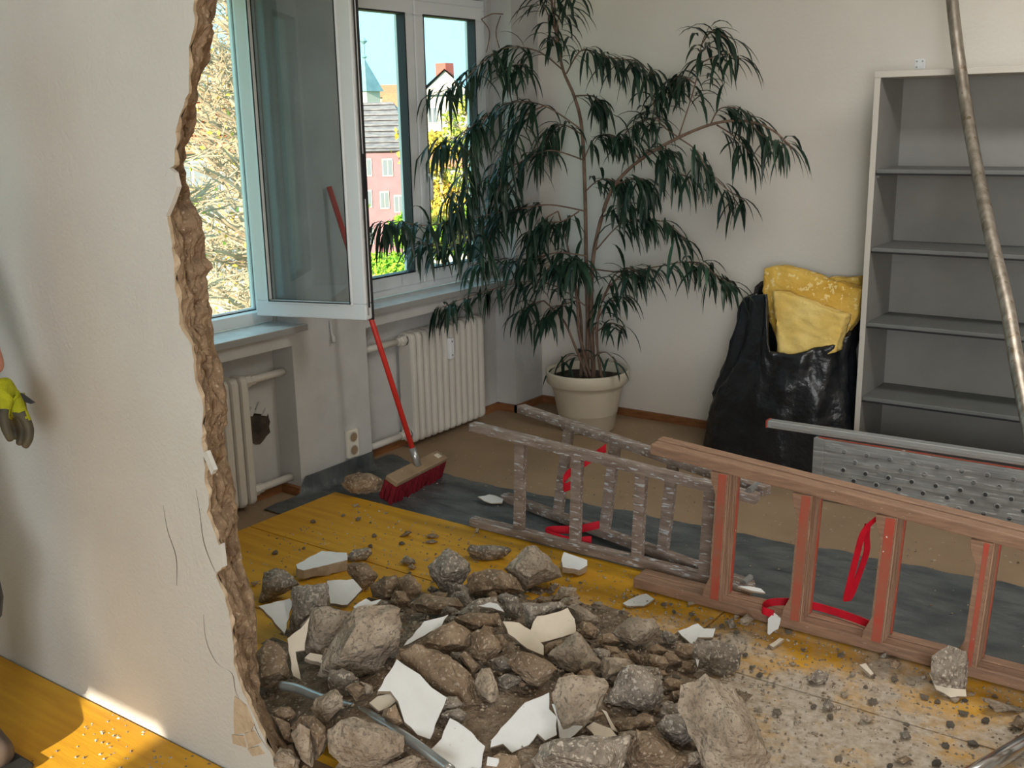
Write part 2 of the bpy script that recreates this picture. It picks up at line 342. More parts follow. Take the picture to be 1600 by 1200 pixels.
for pts in ([(306,765),(312,800),(318,845),(330,880),(338,895)], [(255,790),(262,830),(275,870),(276,915)], [(318,960),(322,1000),(338,1035),(362,1052),(368,1080),(378,1100)], [(372,1092),(392,1120),(404,1148),(420,1172)]):
    q = spline([on_wall(x, y, .0005) for x, y in pts], 5); c = MB()
    for i in range(len(q)-1):
        a = .0016*(1-abs(2*i/len(q)-1)*.7); u = V((a, 0, 0)); c.add([q[i]-u, q[i]+u, q[i+1]+u, q[i+1]-u], [(0, 1, 2, 3)])
    c.build('crack', 'crack', pwo)
# ---- windows
def rect_frame(mb, x0, x1, y0, y1, z0, z1, w_):
    mb.box((x0, y0, z0), (x1, y1, z0+w_)).box((x0, y0, z1-w_), (x1, y1, z1)).box((x0, y0, z0+w_), (x1, y0+w_, z1-w_)).box((x0, y1-w_, z0+w_), (x1, y1, z1-w_)); return mb
FX = -3.578                                             # room face of the window frame
def handle(parent, y, z):
    h = MB().box((FX+.018, y-.013, z-.035), (FX+.026, y+.013, z+.035)).tube([(FX+.02, y, z), (FX+.055, y, z), (FX+.062, y, z-.02), (FX+.06, y, z-.125)], .009, 8)
    h.build('handle', 'pvc', parent, smooth=True)
def sash(parent, y0, y1, z0, z1):
    s = rect_frame(MB(), FX-.055, FX+.016, y0, y1, z0, z1, .068).build('sash', 'pvc', parent, bevel=.006)
    rect_frame(MB(), FX-.035, FX+.0165, y0+.062, y1-.062, z0+.062, z1-.062, .008).build('gasket', 'gasket', s)
    MB().box((FX-.03, y0+.066, z0+.066), (FX-.024, y1-.066, z1-.066)).build('pane', 'glass', s); return s
def window(name, y0, y1, label, open_right):
    wo = thing(name, (FX, (y0+y1)/2, .777), kind=S)
    z0, z1, mid = .78, 2.232, (y0+y1)/2
    rect_frame(MB(), FX-.07, FX, y0, y1, z0, z1, .052).build('frame', 'pvc', wo, bevel=.004)
    MB().box((FX-.07, mid-.024, z0+.05), (FX, mid+.024, z1-.05)).build('mullion', 'pvc', wo, bevel=.004)
    rect_frame(MB(), FX-.066, FX-.050, y0+.045, y1-.045, z0+.045, z1-.045, .018).build('rebate', 'pvc', wo)
    rect_frame(MB(), FX-.052, FX-.048, (mid+.02) if open_right else y0+.05, y1-.045, z0+.048, z1-.048, .008).build('gasket', 'gasket', wo)
    sash(wo, y0+.036, mid-.004, z0+.036, z1-.036)
    if not open_right:
        sash(wo, mid+.004, y1-.036, z0+.036, z1-.036); handle(wo, mid+.032, 1.36)
    sl = MB().box((FX-.01, y0-.02, .757), (-3.395, y1+.03, .777)); sl.build('sill', 'sill_stone', wo)
    MB().box((-3.397, y0-.021, .750), (-3.393, y1+.031, .7755)).build('sill_edge', 'sill_edge', wo); return wo
w1 = window('window_1', W1[0], W1[1], '', True)
w2 = window('window_2', W2[0], W2[1], '', False)
tag(rect_frame(MB(), FX-.07, FX, W3[0], W3[1], WZ0, WZ1, .07).build('window_3', 'pvc'), kind=S)
# the casement standing open into the room
hx = V((FX+.018, 3.055, 0)); u = V((.494, .148, 0)).normalized(); nrm = V((u.y, -u.x, 0)); SW = .525; z0, z1 = .822, 2.19
cs = MB()
def obox(mb, a0, a1, t0, t1, za, zb):
    P_ = lambda a, t, z: hx+u*a+nrm*t+V((0, 0, z))
    return mb.add([P_(a0,t0,za),P_(a1,t0,za),P_(a1,t1,za),P_(a0,t1,za),P_(a0,t0,zb),P_(a1,t0,zb),P_(a1,t1,zb),P_(a0,t1,zb)],
                  [(3,2,1,0),(4,5,6,7),(0,1,5,4),(1,2,6,5),(2,3,7,6),(3,0,4,7)])
def oframe(mb, a0, a1, t0, t1, za, zb, w_):
    for q in ((a0, a1, za, za+w_), (a0, a1, zb-w_, zb), (a0, a0+w_, za+w_, zb-w_), (a1-w_, a1, za+w_, zb-w_)): obox(mb, q[0], q[1], t0, t1, q[2], q[3])
    return mb
cso = oframe(cs, 0, SW, -.028, .028, z0, z1, .066).build('casement', 'pvc', w1, bevel=.005)
oframe(MB(), .058, SW-.058, .010, .034, z0+.058, z1-.058, .014).build('glazing_bead', 'pvc', cso, bevel=.004)
oframe(MB(), -.004, SW+.006, -.034, -.026, z0-.006, z1+.006, .014).build('gasket', 'gasket', cso)
oframe(MB(), .066, SW-.066, .002, .0345, z0+.066, z1-.066, .005).build('gasket', 'gasket', cso)
obox(MB(), .06, SW-.06, -.006, .002, z0+.06, z1-.06).build('pane', 'glass_sash', cso)
obox(obox(MB(), SW-.001, SW+.003, -.008, .004, z0+.05, z1-.05), SW-.002, SW+.008, -.010, .006, 1.32, 1.5).build('lock_strip', 'gasket', cso)
obox(MB(), SW-.001, SW+.004, .008, .014, z0+.02, z1-.02).build('lock_strip', 'steel', cso)
# ================================================================ YELLOW BOARDS, TARP
def board(x0, x1, y0, y1, LB, g):
    o = MB().box((x0+.003, y0+.003, .001), (x1-.003, y1-.003, BZ)).build('formwork_board', 'board_yellow', bevel=.002); tag(o, LB, 'board', g)
for k in range(3):
    y1 = 3.17-.495*k; sh = (0, -.62, .35)[k]
    for x0 in ((-3.288, -1.345, .655) if k == 0 else (-3.288+sh if sh > 0 else -3.288, -1.345+sh, .655+sh)):
        x1 = {0: {-3.288: -1.345, -1.345: .655, .655: 2.04}}.get(k, {}).get(x0)
        if x1 is None:
            xs = sorted(set([-3.288, -1.345+sh, .655+sh, 2.04])); x0 = max([a for a in xs if a <= x0+.01]); x1 = min([a for a in xs if a > x0+.01])
        board(x0, x1, y1-.495, y1, ('yellow formwork board edging the dark membrane, beside the ladders', 'dusty yellow formwork board in the second row under the rubble heap', 'yellow formwork board along the foot of the removed wall, buried in rubble')[k], ('boards along the membrane', 'boards under the heap', 'boards at the removed wall')[k])
for k in range(4):
    y1 = PY-.004-.495*k
    for x0, x1 in ((-3.40, -1.75+.5*(k % 2)), (-1.75+.5*(k % 2), .25+.5*(k % 2)), (.25+.5*(k % 2), 2.04)): board(x0, x1, y1-.495, y1, 'clean yellow formwork board before the white face of the broken wall', 'boards before the broken wall')
tm = MB(); far = [(-3.47, 3.76), (-3.2, 3.68), (-2.88, 3.66), (-2.04, 3.71), (-1.49, 3.74), (-.58, 3.81), (.2, 3.80), (1.2, 3.86)]
def fary(x):
    for (a, b), (c, d) in zip(far, far[1:]):
        if x <= c: return b+(d-b)*(x-a)/(c-a)
    return far[-1][1]
nx, ny = 150, 26; vs = []
for i in range(nx+1):
    s_ = -3.50+4.7*i/nx
    for j in range(ny+1):
        t = j/ny; y = 2.88 if s_ < -3.3 else 3.10; fy = fary(max(s_, -3.47))+.02*mnoise.noise(V((s_*6, 0, 4)))
        y = y+(fy-y)*t; x = s_; wr = mnoise.noise(V((x*7+y*5, y*16-x*4, 2)))
        z = .003+.012*abs(wr)+.004*abs(mnoise.noise(V((x*20, y*24, 7))))
        if y < 3.18 and x > -3.29: z = .0025
        if x < -3.412:
            if 3.10 < y < 3.575: z = .012+(-3.412-x)*.9; x = -3.414+.004*wr
            elif y <= 3.10: x = -3.412-(x+3.412)*-.3
        vs.append((x, y, z))
tm.add(vs, [(i*(ny+1)+j, (i+1)*(ny+1)+j, (i+1)*(ny+1)+j+1, i*(ny+1)+j+1) for i in range(nx) for j in range(ny)])
tag(tm.build('floor_membrane', 'tarp', smooth=True), 'dark grey wrinkled plastic membrane spread over the beige floor', 'tarp')
# ================================================================ RADIATORS, SOCKET
def section(mb_y, x0, x1, zb, zt, wd):
    pr_ = []; r = .03
    for cx, cz, a0 in ((x1-r, zb+r, -90), (x1-r, zt-r, 0), (x0+r, zt-r, 90), (x0+r, zb+r, 180)):
        for k in range(5): t = math.radians(a0+22.5*k); pr_.append((cx+r*math.cos(t), mb_y, cz+r*math.sin(t)))
    return MB().prism(pr_, (0, wd, 0))
def radiator(y0, n, label, valve_y, low_z=.075):
    ro = thing('radiator', (-3.50, y0+n*.025, 0), label, 'radiator')
    for k in range(n): section(y0+k*.0505, -3.545, -3.445, .03, .60, .041).build('section', 'radiator', ro, bevel=.014)
    for z in (.565, .075): MB().tube([(-3.495, y0, z), (-3.495, y0+n*.0505, z)], .03, 12).build('header', 'radiator', ro, smooth=True)
    a = y0 if valve_y < y0 else y0+n*.0505
    for z in (.565, .078):
        MB().tube([(-3.495, a, z), (-3.495, valve_y, z)], .017, 12).build('pipe', 'radiator', ro, smooth=True)
        sg = 1 if valve_y > a else -1
        MB().tube([(-3.495, a, z), (-3.495, a+sg*.03, z), (-3.495, a+sg*.034, z), (-3.495, a+sg*.06, z)], [.028, .028, .022, .022], 6).build('valve', 'radiator', ro, bevel=.003)
    return ro
r1 = radiator(2.27, 12, 'cream ribbed radiator in the niche behind the broken wall', 3.104)
r2 = radiator(3.905, 12, 'cream ribbed radiator in the niche beside the big plant', 3.568)
y = 3.905+6*.0505-.01
hm = MB().box((-3.447, y-.016, .42), (-3.425, y+.018, .53)).build('heat_meter', 'pvc', r2, bevel=.005)
for z in (.44, .512): MB().tube([(-3.4255, y, z), (-3.4235, y, z)], .004, 8).build('screw', 'gasket', hm)
so_ = thing('wall_socket', (WX, 3.425, .09), 'cream double wall socket on the pier between the radiators', 'socket')
MB().box((WX, 3.388, .097), (WX+.022, 3.462, .232)).build('cover', 'socket', so_, bevel=.006)
for z in (.133, .196):
    MB().tube([(WX+.0215, 3.425, z), (WX+.0235, 3.425, z)], .026, 20).build('outlet', 'shelf_edge', so_)
    MB().tube([(WX+.0232, 3.425, z), (WX+.0242, 3.425, z)], .021, 20).build('outlet_well', 'broom_block', so_)
cp = MB().tube([on(516, 502, 0, WX+.008), on(518, 520, 0, WX+.008), on(521, 527, 0, WX+.016), on(522, 535, 0, WX+.022)], [.006, .006, .009, .011], 8)
tag(cp.build('cable_duct', 'wall_window_paint', smooth=True), 'thin white cable duct on the pier below the open casement', 'cable')
# ================================================================ BROOM
bt = V((-3.10, 3.49, 0)); br = thing('broom', bt, 'red handled broom with dark red bristles leaning on the pier', 'broom')
A, B_ = on(652, 748, 2, .105), on(514, 292, 0, -3.405)
bl0, bl1 = on(611, 752, 2, .115), on(690, 712, 2, .115); dv = (bl1-bl0); side = V((dv.y, -dv.x, 0)).normalized(); tilt = (side*.9+V((0, 0, -.42))).normalized(); nn = tilt.cross(dv).normalized(); nn = nn if nn.z > 0 else -nn
mid = (bl0+bl1)/2
bk_ = MB().bar(bl0, bl1, tilt*.034, nn*.013).build('block', 'broom_block', br, bevel=.006)
bm_ = MB(); d1 = dv.normalized()
for a in range(46):
    for c in range(6):
        p = bl0+dv*((a+.5)/46)+tilt*(-.028+.056*c/5)-nn*.012
        e = p-nn*.07+tilt*random.uniform(-.012, .012)+d1*random.uniform(-.006, .006)+V((0, 0, -.022)); e.z = max(e.z, .006)
        bm_.bar(p, e, d1*.0048, tilt*.0055)
tag(bm_.build('bristles', 'bristle', br), kind='stuff')
sock = mid+nn*.012
MB().tube([sock, sock+(B_-sock).normalized()*.085], .016, 12).build('socket_collar', 'steel', br, smooth=True)
MB().tube([sock+(B_-sock).normalized()*.06, B_], .0125, 12).build('handle', 'broom_red', br, smooth=True)
MB().prism([bl1-dv*.10+nn*.0135+tilt*a*.014+d1*b*.016 for a, b in ((-1, -1), (1, -1), (1, 1), (-1, 1))], nn*.0008).build('paper_label', 'plaster_cream', bk_)
# ================================================================ LADDERS
l1 = thing('folding_ladder', (-1.9, 3.25, 0), 'old paint-spattered wooden folding ladder lying on its side', 'ladder')
def rail(px, w_, h_, m_, par, nm='rail', bev=.004):
    p, q = V(px[0]), V(px[1]); d = (q-p).normalized(); a = d.cross(V((0, 0, 1))).normalized(); b = a.cross(d)
    return MB().bar(p, q, a*w_, b*h_).build(nm, m_, par, bevel=bev)
nearT = ((-2.50, 3.17, .452), (-1.30, 3.165, .388)); nearB = ((-2.52, 3.178, .047), (-1.31, 3.175, .056))
farT = ((-2.57, 3.60, .415), (-1.29, 3.215, .400)); farB = ((-2.62, 3.535, .022), (-1.33, 3.205, .050))
for q in (nearT, nearB, farT, farB): rail(q, .022, .0165, 'old_wood', l1)
def lerp(a, b, t): return V(a)+(V(b)-V(a))*t
def rung(T, B, x, w_, m_, par):
    p = lerp(*T, (x-T[0][0])/(T[1][0]-T[0][0])); q = lerp(*B, (x-.02-B[0][0])/(B[1][0]-B[0][0]))
    return MB().bar(p-V((0, 0, .012)), q+V((0, 0, .012)), V((w_, 0, 0)), V((0, .014, 0))).build('rung', m_, par, bevel=.003)
for x in (-2.265, -2.006, -1.738, -1.470): rung(nearT, nearB, x, .021, 'old_wood', l1)
for x in (-2.262, -1.998, -1.702): rung(farT, farB, x, .021, 'old_wood', l1)
MB().tube([(-1.33, 3.155, .41), (-1.33, 3.235, .41)], .012, 10).build('hinge', 'steel', l1)
MB().tube([(-1.34, 3.16, .075), (-1.34, 3.22, .075)], .012, 10).build('hinge', 'steel', l1)
s_ = MB(); ribbon(s_, spline([(-2.0, 3.36, .395), (-2.06, 3.30, .34), (-2.10, 3.23, .30), (-2.08, 3.19, .27), (-2.03, 3.20, .30)]), V((0, 0, .017))); s_.build('strap', 'strap', l1)
s_ = MB(); ribbon(s_, spline([(-2.03, 3.36, .075), (-2.10, 3.30, .06), (-2.18, 3.24, .06), (-2.17, 3.20, .06), (-2.06, 3.19, .06), (-1.98, 3.22, .07)]), V((0, 0, .016))); s_.build('strap', 'strap', l1)
l2 = thing('step_ladder', (-.9, 3.05, 0), 'reddish-brown wooden step ladder lying on its side on the yellow boards', 'ladder')
T2 = ((-1.62, 3.03, .548), (.35, 3.03, .408)); B2 = ((-1.68, 3.03, .052), (.35, 3.03, .052))
off = V((0, .052, 0))
for q, dx in ((T2, 0), (B2, 0)):
    rail(q, .024, .019, 'new_wood', l2, bev=.005); q2 = tuple(V(a)+off+V((-.005, 0, .004 if q is T2 else 0)) for a in q); rail(q2, .022, .017, 'new_wood', l2, bev=.005)
for k, x in enumerate((-1.365, -1.09, -.835, -.57, -.29, 0)):
    tz = lerp(*T2, (x-T2[0][0])/(T2[1][0]-T2[0][0])).z-.018; bz = .07; h_ = tz-bz; y0 = 2.998
    xb = x-.016
    pf_ = [(-.034, 0), (-.030, .03), (-.012, .075), (-.012, h_-.075), (-.030, h_-.03), (-.034, h_), (.026, h_), (.026, 0)]
    st = MB().prism([V((xb+(a if i < 6 else .026)+.018*(b/h_), y0, bz+b)) for i, (a, b) in enumerate(pf_)], (0, .085, 0)).build('step', 'new_wood', l2, bevel=.002)
    tr = MB()
    for g in range(6):
        tr.bar(V((xb+.026, y0+.010+.013*g, bz)), V((xb+.044, y0+.010+.013*g, bz+h_)), V((.0035, 0, 0)), V((0, .0046, 0)))
    tr.build('tread_ribs', 'ply', st)
    if k < 4:
        MB().bar(V((xb+.010, y0-.0006, bz+.002)), V((xb+.028, y0-.0006, bz+h_-.002)), V((.014 if k < 3 else .007, 0, 0)), V((0, .0008, 0))).build('red_stripe', 'red_paint', st)
        MB().bar(V((xb+.0295, y0+.084, bz+.002)), V((xb+.0475, y0+.084, bz+h_-.002)), V((.004, 0, 0)), V((0, .006, 0))).build('red_stripe', 'red_paint', st)
Y_ = 3.02
s_ = MB(); ribbon(s_, spline([on(x, y, 1, yy) for x, y, yy in ((1372, 808, 3.03), (1350, 830, 3.01), (1338, 870, 3.0), (1328, 910, 3.0), (1322, 938, 3.01), (1330, 930, 3.03), (1343, 895, 3.05), (1354, 862, 3.06), (1354, 835, 3.06), (1356, 818, 3.05))], 5), (RT*.9+FW*.3).normalized()*.011); s_.build('strap', 'strap', l2)
s_ = MB(); ribbon(s_, spline([(-1.16, 2.985, .082), (-1.20, 2.99, .085), (-1.20, 3.05, .085), (-1.12, 3.09, .09), (-1.0, 3.095, .088), (-.88, 3.07, .086), (-.855, 3.03, .085)], 5), V((0, 0, .013))); s_.build('strap', 'strap', l2)
# ================================================================ SCAFFOLD PLANK, ALUMINIUM RULE
pk = thing('scaffold_plank', (-.3, 4.30, 0), 'galvanised perforated scaffold plank standing on its long edge', 'plank')
KX0, KX1, KY, KZ = -1.517, .75, 4.28, .278
MB().box((KX0, KY, .003), (KX1, KY+.048, KZ)).build('deck', 'galv', pk, bevel=.006)
for k in range(5): MB().box((KX0+.05, KY-.003, .022+.052*k), (KX1-.02, KY, .044+.052*k)).build('rib', 'galv', pk, bevel=.0025)
MB().box((KX0, KY-.004, .003), (KX0+.045, KY, KZ)).build('end_cap', 'galv', pk, bevel=.002)
MB().box((KX0+.02, KY+.001, KZ), (KX1, KY+.012, KZ+.003)).build('red_edge_line', 'red_paint', pk)
h0 = None
for row in range(6):
    for c in range(24):
        x = KX0+.135+c*.094+(.047 if row % 2 else 0); z = KZ-.042-row*.040
        if x > KX1-.05: continue
        if h0 is None:
            h0 = MB(); vs = []; ns = 12
            for r_, d in ((.0125, 0), (.0105, -.007), (.0085, -.007), (.0085, -.001)):
                vs += [V((KX0+.135+r_*math.cos(6.283*i/ns), KY-.001+d, KZ-.042+r_*math.sin(6.283*i/ns))) for i in range(ns)]
            h0.add(vs, [(r*ns+i, r*ns+(i+1) % ns, (r+1)*ns+(i+1) % ns, (r+1)*ns+i) for r in range(3) for i in range(ns)]+[tuple(range(3*ns, 4*ns))])
            h0.mi = [0]*(ns*2)+[1]*(ns+1); o = h0.build('punched_hole', ['galv', 'hole_rim'], pk)
            bx0, bz0 = x, z; ho = o
        else:
            o = ho.copy(); sc.collection.objects.link(o); o.parent = pk; o.location = (x-bx0, 0, z-bz0)
ar = thing('aluminium_rule', (-.5, 4.32, .28), 'long aluminium straightedge lying along the top of the perforated plank', 'straightedge')
p0, p1 = V((-1.735, 4.315, .300)), V((.9, 4.315, .318))
MB().bar(p0, p1, V((0, .022, 0)), V((0, 0, .016))).build('profile', 'alu', ar, bevel=.003)
MB().bar(p0+V((.02, -.0225, -.004)), p1+V((0, -.0225, -.004)), V((0, .001, 0)), V((0, 0, .004))).build('groove', 'sill_edge', ar)
MB().bar(p0-V((.006, 0, 0)), p0+V((.001, 0, 0)), V((0, .0225, 0)), V((0, 0, .0165))).build('end_cap', 'red_paint', ar)
# ================================================================ BOOKCASE
bc = thing('bookcase', (-.98, 4.85, 0), 'tall empty grey office bookcase with dark grey shelves', 'bookcase')
SX0, SX1, SY0, SY1 = -1.476, -.47, 4.685, 5.026
for x in (SX0, SX1-.024):
    sp = MB().box((x, SY0, 0), (x+.024, SY1, 1.762)).build('side_panel', 'shelf_grey', bc)
    MB().box((x, SY0-.0015, 0), (x+.024, SY0, 1.762)).build('edge_strip', 'shelf_edge', sp)
tp = MB().box((SX0-.002, SY0-.002, 1.762), (SX1+.002, SY1, 1.787)).build('top_panel', 'shelf_edge', bc, bevel=.002)
MB().box((SX0+.024, SY1-.012, .06), (SX1-.024, SY1, 1.762)).build('back_panel', 'shelf_grey', bc)
for z in (1.372, 1.036, .703, .362, .045):
    sh = MB().box((SX0+.0245, SY0+.012, z-.012), (SX1-.0245, SY1-.0125, z+.012)).build('shelf', 'shelf_board', bc, bevel=.003)
    MB().box((SX0+.0245, SY0+.009, z-.012), (SX1-.0245, SY0+.012, z-.004)).build('shelf_lip', 'gasket', sh)
MB().tube([(SX0+.024, SY0+.03, 1.352), (SX0+.034, SY0+.03, 1.352)], .005, 8).build('shelf_pin', 'alu', bc)
c = on(1437, 101, 1, BY-.003)
mp = thing('mounting_plate', c-V((0, 0, .02)), 'small white screwed plate on the wall above the bookcase', 'plate')
MB().box((c.x-.022, BY-.004, c.z-.018), (c.x+.022, BY-.0005, c.z+.024)).build('plate', 'pvc', mp, bevel=.001)
for a, b in ((-.012, .014), (.012, .014), (-.012, -.01)): MB().tube([(c.x+a, BY-.0065, c.z+b), (c.x+a, BY-.004, c.z+b)], .004, 8).build('screw', 'steel', mp)
# leaning pole and chrome tube
pp = [on(1480, -180, 1, 4.86), on(1483, -60, 1, 4.74), on(1492, 40, 1, 4.66), on(1507, 150, 1, 4.55), on(1526, 260, 1, 4.33), on(1552, 385, 1, 4.02), on(1574, 480, 1, 3.80), on(1593, 590, 1, 3.58)]
d_ = (pp[-1]-pp[-3]).normalized(); t = (pp[-1].z-BZ-.024)/-d_.z; pp += [pp[-1]+d_*t*.5, pp[-1]+d_*t]
po = MB().tube(spline(pp, 5), .0235, 16).build('leaning_pole', 'pipe', smooth=True); tag(po, 'weathered slightly bent steel pole leaning against the bookcase', 'pole')
a, b = on(1500, 1222, 2, .06), on(1604, 1152, 2, .075); d_ = (b-a).normalized(); d_.z = 0
tag(MB().tube([a-d_*.25, a+d_*.5], .022, 18).build('chrome_tube', 'chrome', smooth=True), 'shiny chrome tube lying on the dusty boards', 'tube')
# ================================================================ REFUSE BAG AND INSULATION
bgc = V((-1.86, 4.79, 0)); nt_, nv = 84, 40; vs = []
def rimz(th):                                            # height of the mouth round the bag: flap on the left, dip at the front, rising right
    a = math.degrees(th) % 360
    key = [(0, .66), (60, .80), (120, .86), (165, .83), (200, .77), (238, .80), (254, .81), (263, .55), (285, .54), (310, .58), (335, .62), (360, .66)]
    for (a0, z0_), (a1, z1_) in zip(key, key[1:]):
        if a <= a1: s = (a-a0)/(a1-a0); return z0_+(z1_-z0_)*s
    return .66
for j in range(nv+1):
    v_ = j/nv
    for i in range(nt_):
        th = 2*math.pi*i/nt_; rz = rimz(th); z = .004+rz*v_
        rx = .385-.115*(z/.8)+.02*math.sin(z*9); ry = .215-.045*(z/.8); ex = .75
        cx, sy = math.cos(th), math.sin(th); k = (abs(cx)**(2/ex*1)+abs(sy)**(2/ex*1))**(-ex/2)
        x, y = rx*cx*k**.8, ry*sy*k**.8
        if cx < 0: x *= 1-.30*max(0, z-.33)/.5
        f = mnoise.noise(V((cx*3.2, sy*3.2, z*2.2)))*.030+abs(mnoise.noise(V((cx*7+z*5, sy*7, z*6))))*.026-abs(mnoise.noise(V((cx*12, sy*12-z*6, z*11+3))))*.014
        fold = .016*math.sin(th*13+2*math.sin(z*8))*min(1, v_*1.2)
        s = 1+(f+fold)/.3
        xx = bgc.x+x*s+.03*(z/.8); xx = min(xx, -1.487); yy = bgc.y+y*s; yy = min(yy, BY-.022)
        vs.append((xx, max(yy, 4.52), z))
n0 = len(vs)
for j in (1, 2, 3):                                      # rolled-in lip
    for i in range(nt_):
        p = V(vs[nv*nt_+i]); c_ = V((bgc.x+.02, bgc.y, 0)); q = c_+(p-c_)*(1-.05*j); vs.append((q.x, q.y, p.z+(.006, -.03, -.14)[j-1]))
fs = [(j*nt_+i, j*nt_+(i+1) % nt_, (j+1)*nt_+(i+1) % nt_, (j+1)*nt_+i) for j in range(nv+3) for i in range(nt_)]+[tuple(range(nt_))[::-1]]
bo = MB().add(vs, fs).build('refuse_bag', 'bag', smooth=True); tag(bo, 'crumpled black plastic sack stuffed with yellow insulation beside the bookcase', 'bag')
def wool(px, y, th, m_, label, seed, depth_tilt=.06):
    P0 = [on(a, b, 1, y+depth_tilt*((b-420)/-130)) for a, b in px]; bm = bmesh.new()
    f1 = [bm.verts.new(p) for p in P0]; f = bm.faces.new(f1); ex = bmesh.ops.extrude_face_region(bm, geom=[f]); vv = [g for g in ex['geom'] if isinstance(g, bmesh.types.BMVert)]
    bmesh.ops.translate(bm, verts=vv, vec=(0.01, th, 0)); bmesh.ops.triangulate(bm, faces=bm.faces); bmesh.ops.recalc_face_normals(bm, faces=bm.faces)
    for _ in range(4): bmesh.ops.subdivide_edges(bm, edges=[e for e in bm.edges if e.calc_length() > .022], cuts=1); bmesh.ops.triangulate(bm, faces=bm.faces)
    bm.normal_update()
    for v in bm.verts: v.co += v.normal*(.010*mnoise.noise(v.co*14+V((seed, 0, 0)))+.006*mnoise.noise(v.co*V((18, 18, 46))+V((0, seed, 0))))
    mb = MB(); bm.verts.index_update(); mb.add([v.co.copy() for v in bm.verts], [tuple(v.index for v in f.verts) for f in bm.faces]); bm.free()
    tag(mb.build('insulation_slab', m_, smooth=True), label, 'insulation')
wool([(1195,420),(1216,415),(1250,424),(1285,436),(1345,452),(1340,490),(1322,520),(1300,545),(1220,560),(1190,455)], 4.80, .06, 'wool', 'torn golden insulation slab with a ragged upper edge standing in the black sack', 3)
wool([(1208,455),(1225,457),(1262,472),(1320,494),(1312,525),(1306,550),(1218,562),(1212,510)], 4.715, .055, 'wool_pale', 'smooth pale yellow insulation slab at the front of the black sack', 9)
wool([(1290,436),(1340,432),(1342,448),(1340,500),(1300,510)], 4.90, .05, 'wool', 'narrow yellow insulation offcut behind the other slabs', 15)
# ================================================================ RUBBLE
def bed(i, j):                                           # grit bed: only where it rises above the boards
    x, y = -2.6+1.9*i/70, PY+1.45*j/56-.12
    return V((x, y, max(mound(x, y)+.016*mnoise.noise(V((i*.5, j*.5, 1)))+.012*mnoise.noise(V((i*1.7, j*1.7, 4)))-.016, BZ+.001)))
BP = [bed(i, j) for i in range(71) for j in range(57)]
BF = [(i*57+j, (i+1)*57+j, (i+1)*57+j+1, i*57+j+1) for i in range(70) for j in range(56)]
BF = [f for f in BF if (BP[f[0]].x > -1.70 or BP[f[0]].y > PY+PT+.012) and max(BP[k].z for k in f) > BZ+.003]
tag(MB().add(BP, BF).build('rubble_fines', 'fines', smooth=True), 'heap of brown mortar grit beneath the broken wall chunks', 'rubble', kind='stuff')
from mathutils.bvhtree import BVHTree
ROCK_D = {}; ROCK_S = {}; PLACED = []
def keep(mb): PLACED.append(BVHTree.FromPolygons([tuple(v) for v in mb.v], mb.f))
def rock(nm, zr, pts, m_, label, seed, cat='rubble', ref=None, group=None, fat=.42, name='rubble_chunk', test=False):
    ox, oy, s = zr; P = [(ox+a/s, oy+b/s) for a, b in pts]; rnd = random.Random(seed*131+7)
    bp = max(P, key=lambda q: q[1]); base = march(*bp); db = (base-CAM).dot(FW)
    cx, cy = sum(p[0] for p in P)/len(P), sum(p[1] for p in P)/len(P); wpx = max(p[0] for p in P)-min(p[0] for p in P); hpx = max(p[1] for p in P)-min(p[1] for p in P)
    sz = min(wpx, hpx)*.5*db/FPX+max(wpx, hpx)*.5*db/FPX; dc = ROCK_D[ref] if ref else db+(.12+{'D2': .45, 'E1': .12}.get(nm, 0))*sz; ROCK_D[nm] = dc; ROCK_S[nm] = sz
    vs = [at(x, y, dc+rnd.uniform(-.12, .12)*sz) for x, y in P]
    k = len(P); st = rnd.randrange(k)
    for q in range(4):
        a = P[(st+q*k//4) % k]; t = rnd.uniform(.38, .66); vs.append(at(cx+(a[0]-cx)*t, cy+(a[1]-cy)*t, dc-sz*rnd.uniform(.55, 1)*fat))
    for x, y in P: vs.append(at(cx+(x-cx)*.72, cy+(y-cy)*.72, dc+sz*fat*rnd.uniform(.7, 1.1)))
    for v in vs: v.z = max(v.z, BZ+.001)
    bm = bmesh.new(); bv = [bm.verts.new(v) for v in vs]; r = bmesh.ops.convex_hull(bm, input=bv)
    bmesh.ops.delete(bm, geom=[v for v in bm.verts if not v.link_faces], context='VERTS')
    cuts = 3 if sz > .13 else (2 if sz > .06 else 1)
    for _ in range(cuts): bmesh.ops.subdivide_edges(bm, edges=[e for e in bm.edges if e.calc_length() > sz*.10], cuts=1); bmesh.ops.triangulate(bm, faces=bm.faces)
    bm.normal_update(); o3 = V((seed, seed*.7, 0))
    for v in bm.verts:
        v.co += v.normal*sz*(.045*mnoise.noise(v.co*(3.2/sz)+o3)+.030*mnoise.noise(v.co*(8/sz)+o3)+.014*mnoise.noise(v.co*(20/sz)+o3)); v.co.z = max(v.co.z, BZ+.001)
    bm.verts.index_update(); mb = MB(); mb.add([v.co.copy() for v in bm.verts], [tuple(v.index for v in f.verts) for f in bm.faces]); bm.free()
    if test:
        c0 = sum(mb.v, V())/len(mb.v); c0.z = min(v.z for v in mb.v)
        for _ in range(5):
            tr_ = BVHTree.FromPolygons([tuple(v) for v in mb.v], mb.f)
            if not any(tr_.overlap(q) for q in PLACED): break
            mb.v = [c0+(v-c0)*.82 for v in mb.v]
        else: return None
    keep(mb); o = mb.build(name, m_); return tag(o, label, cat, group)
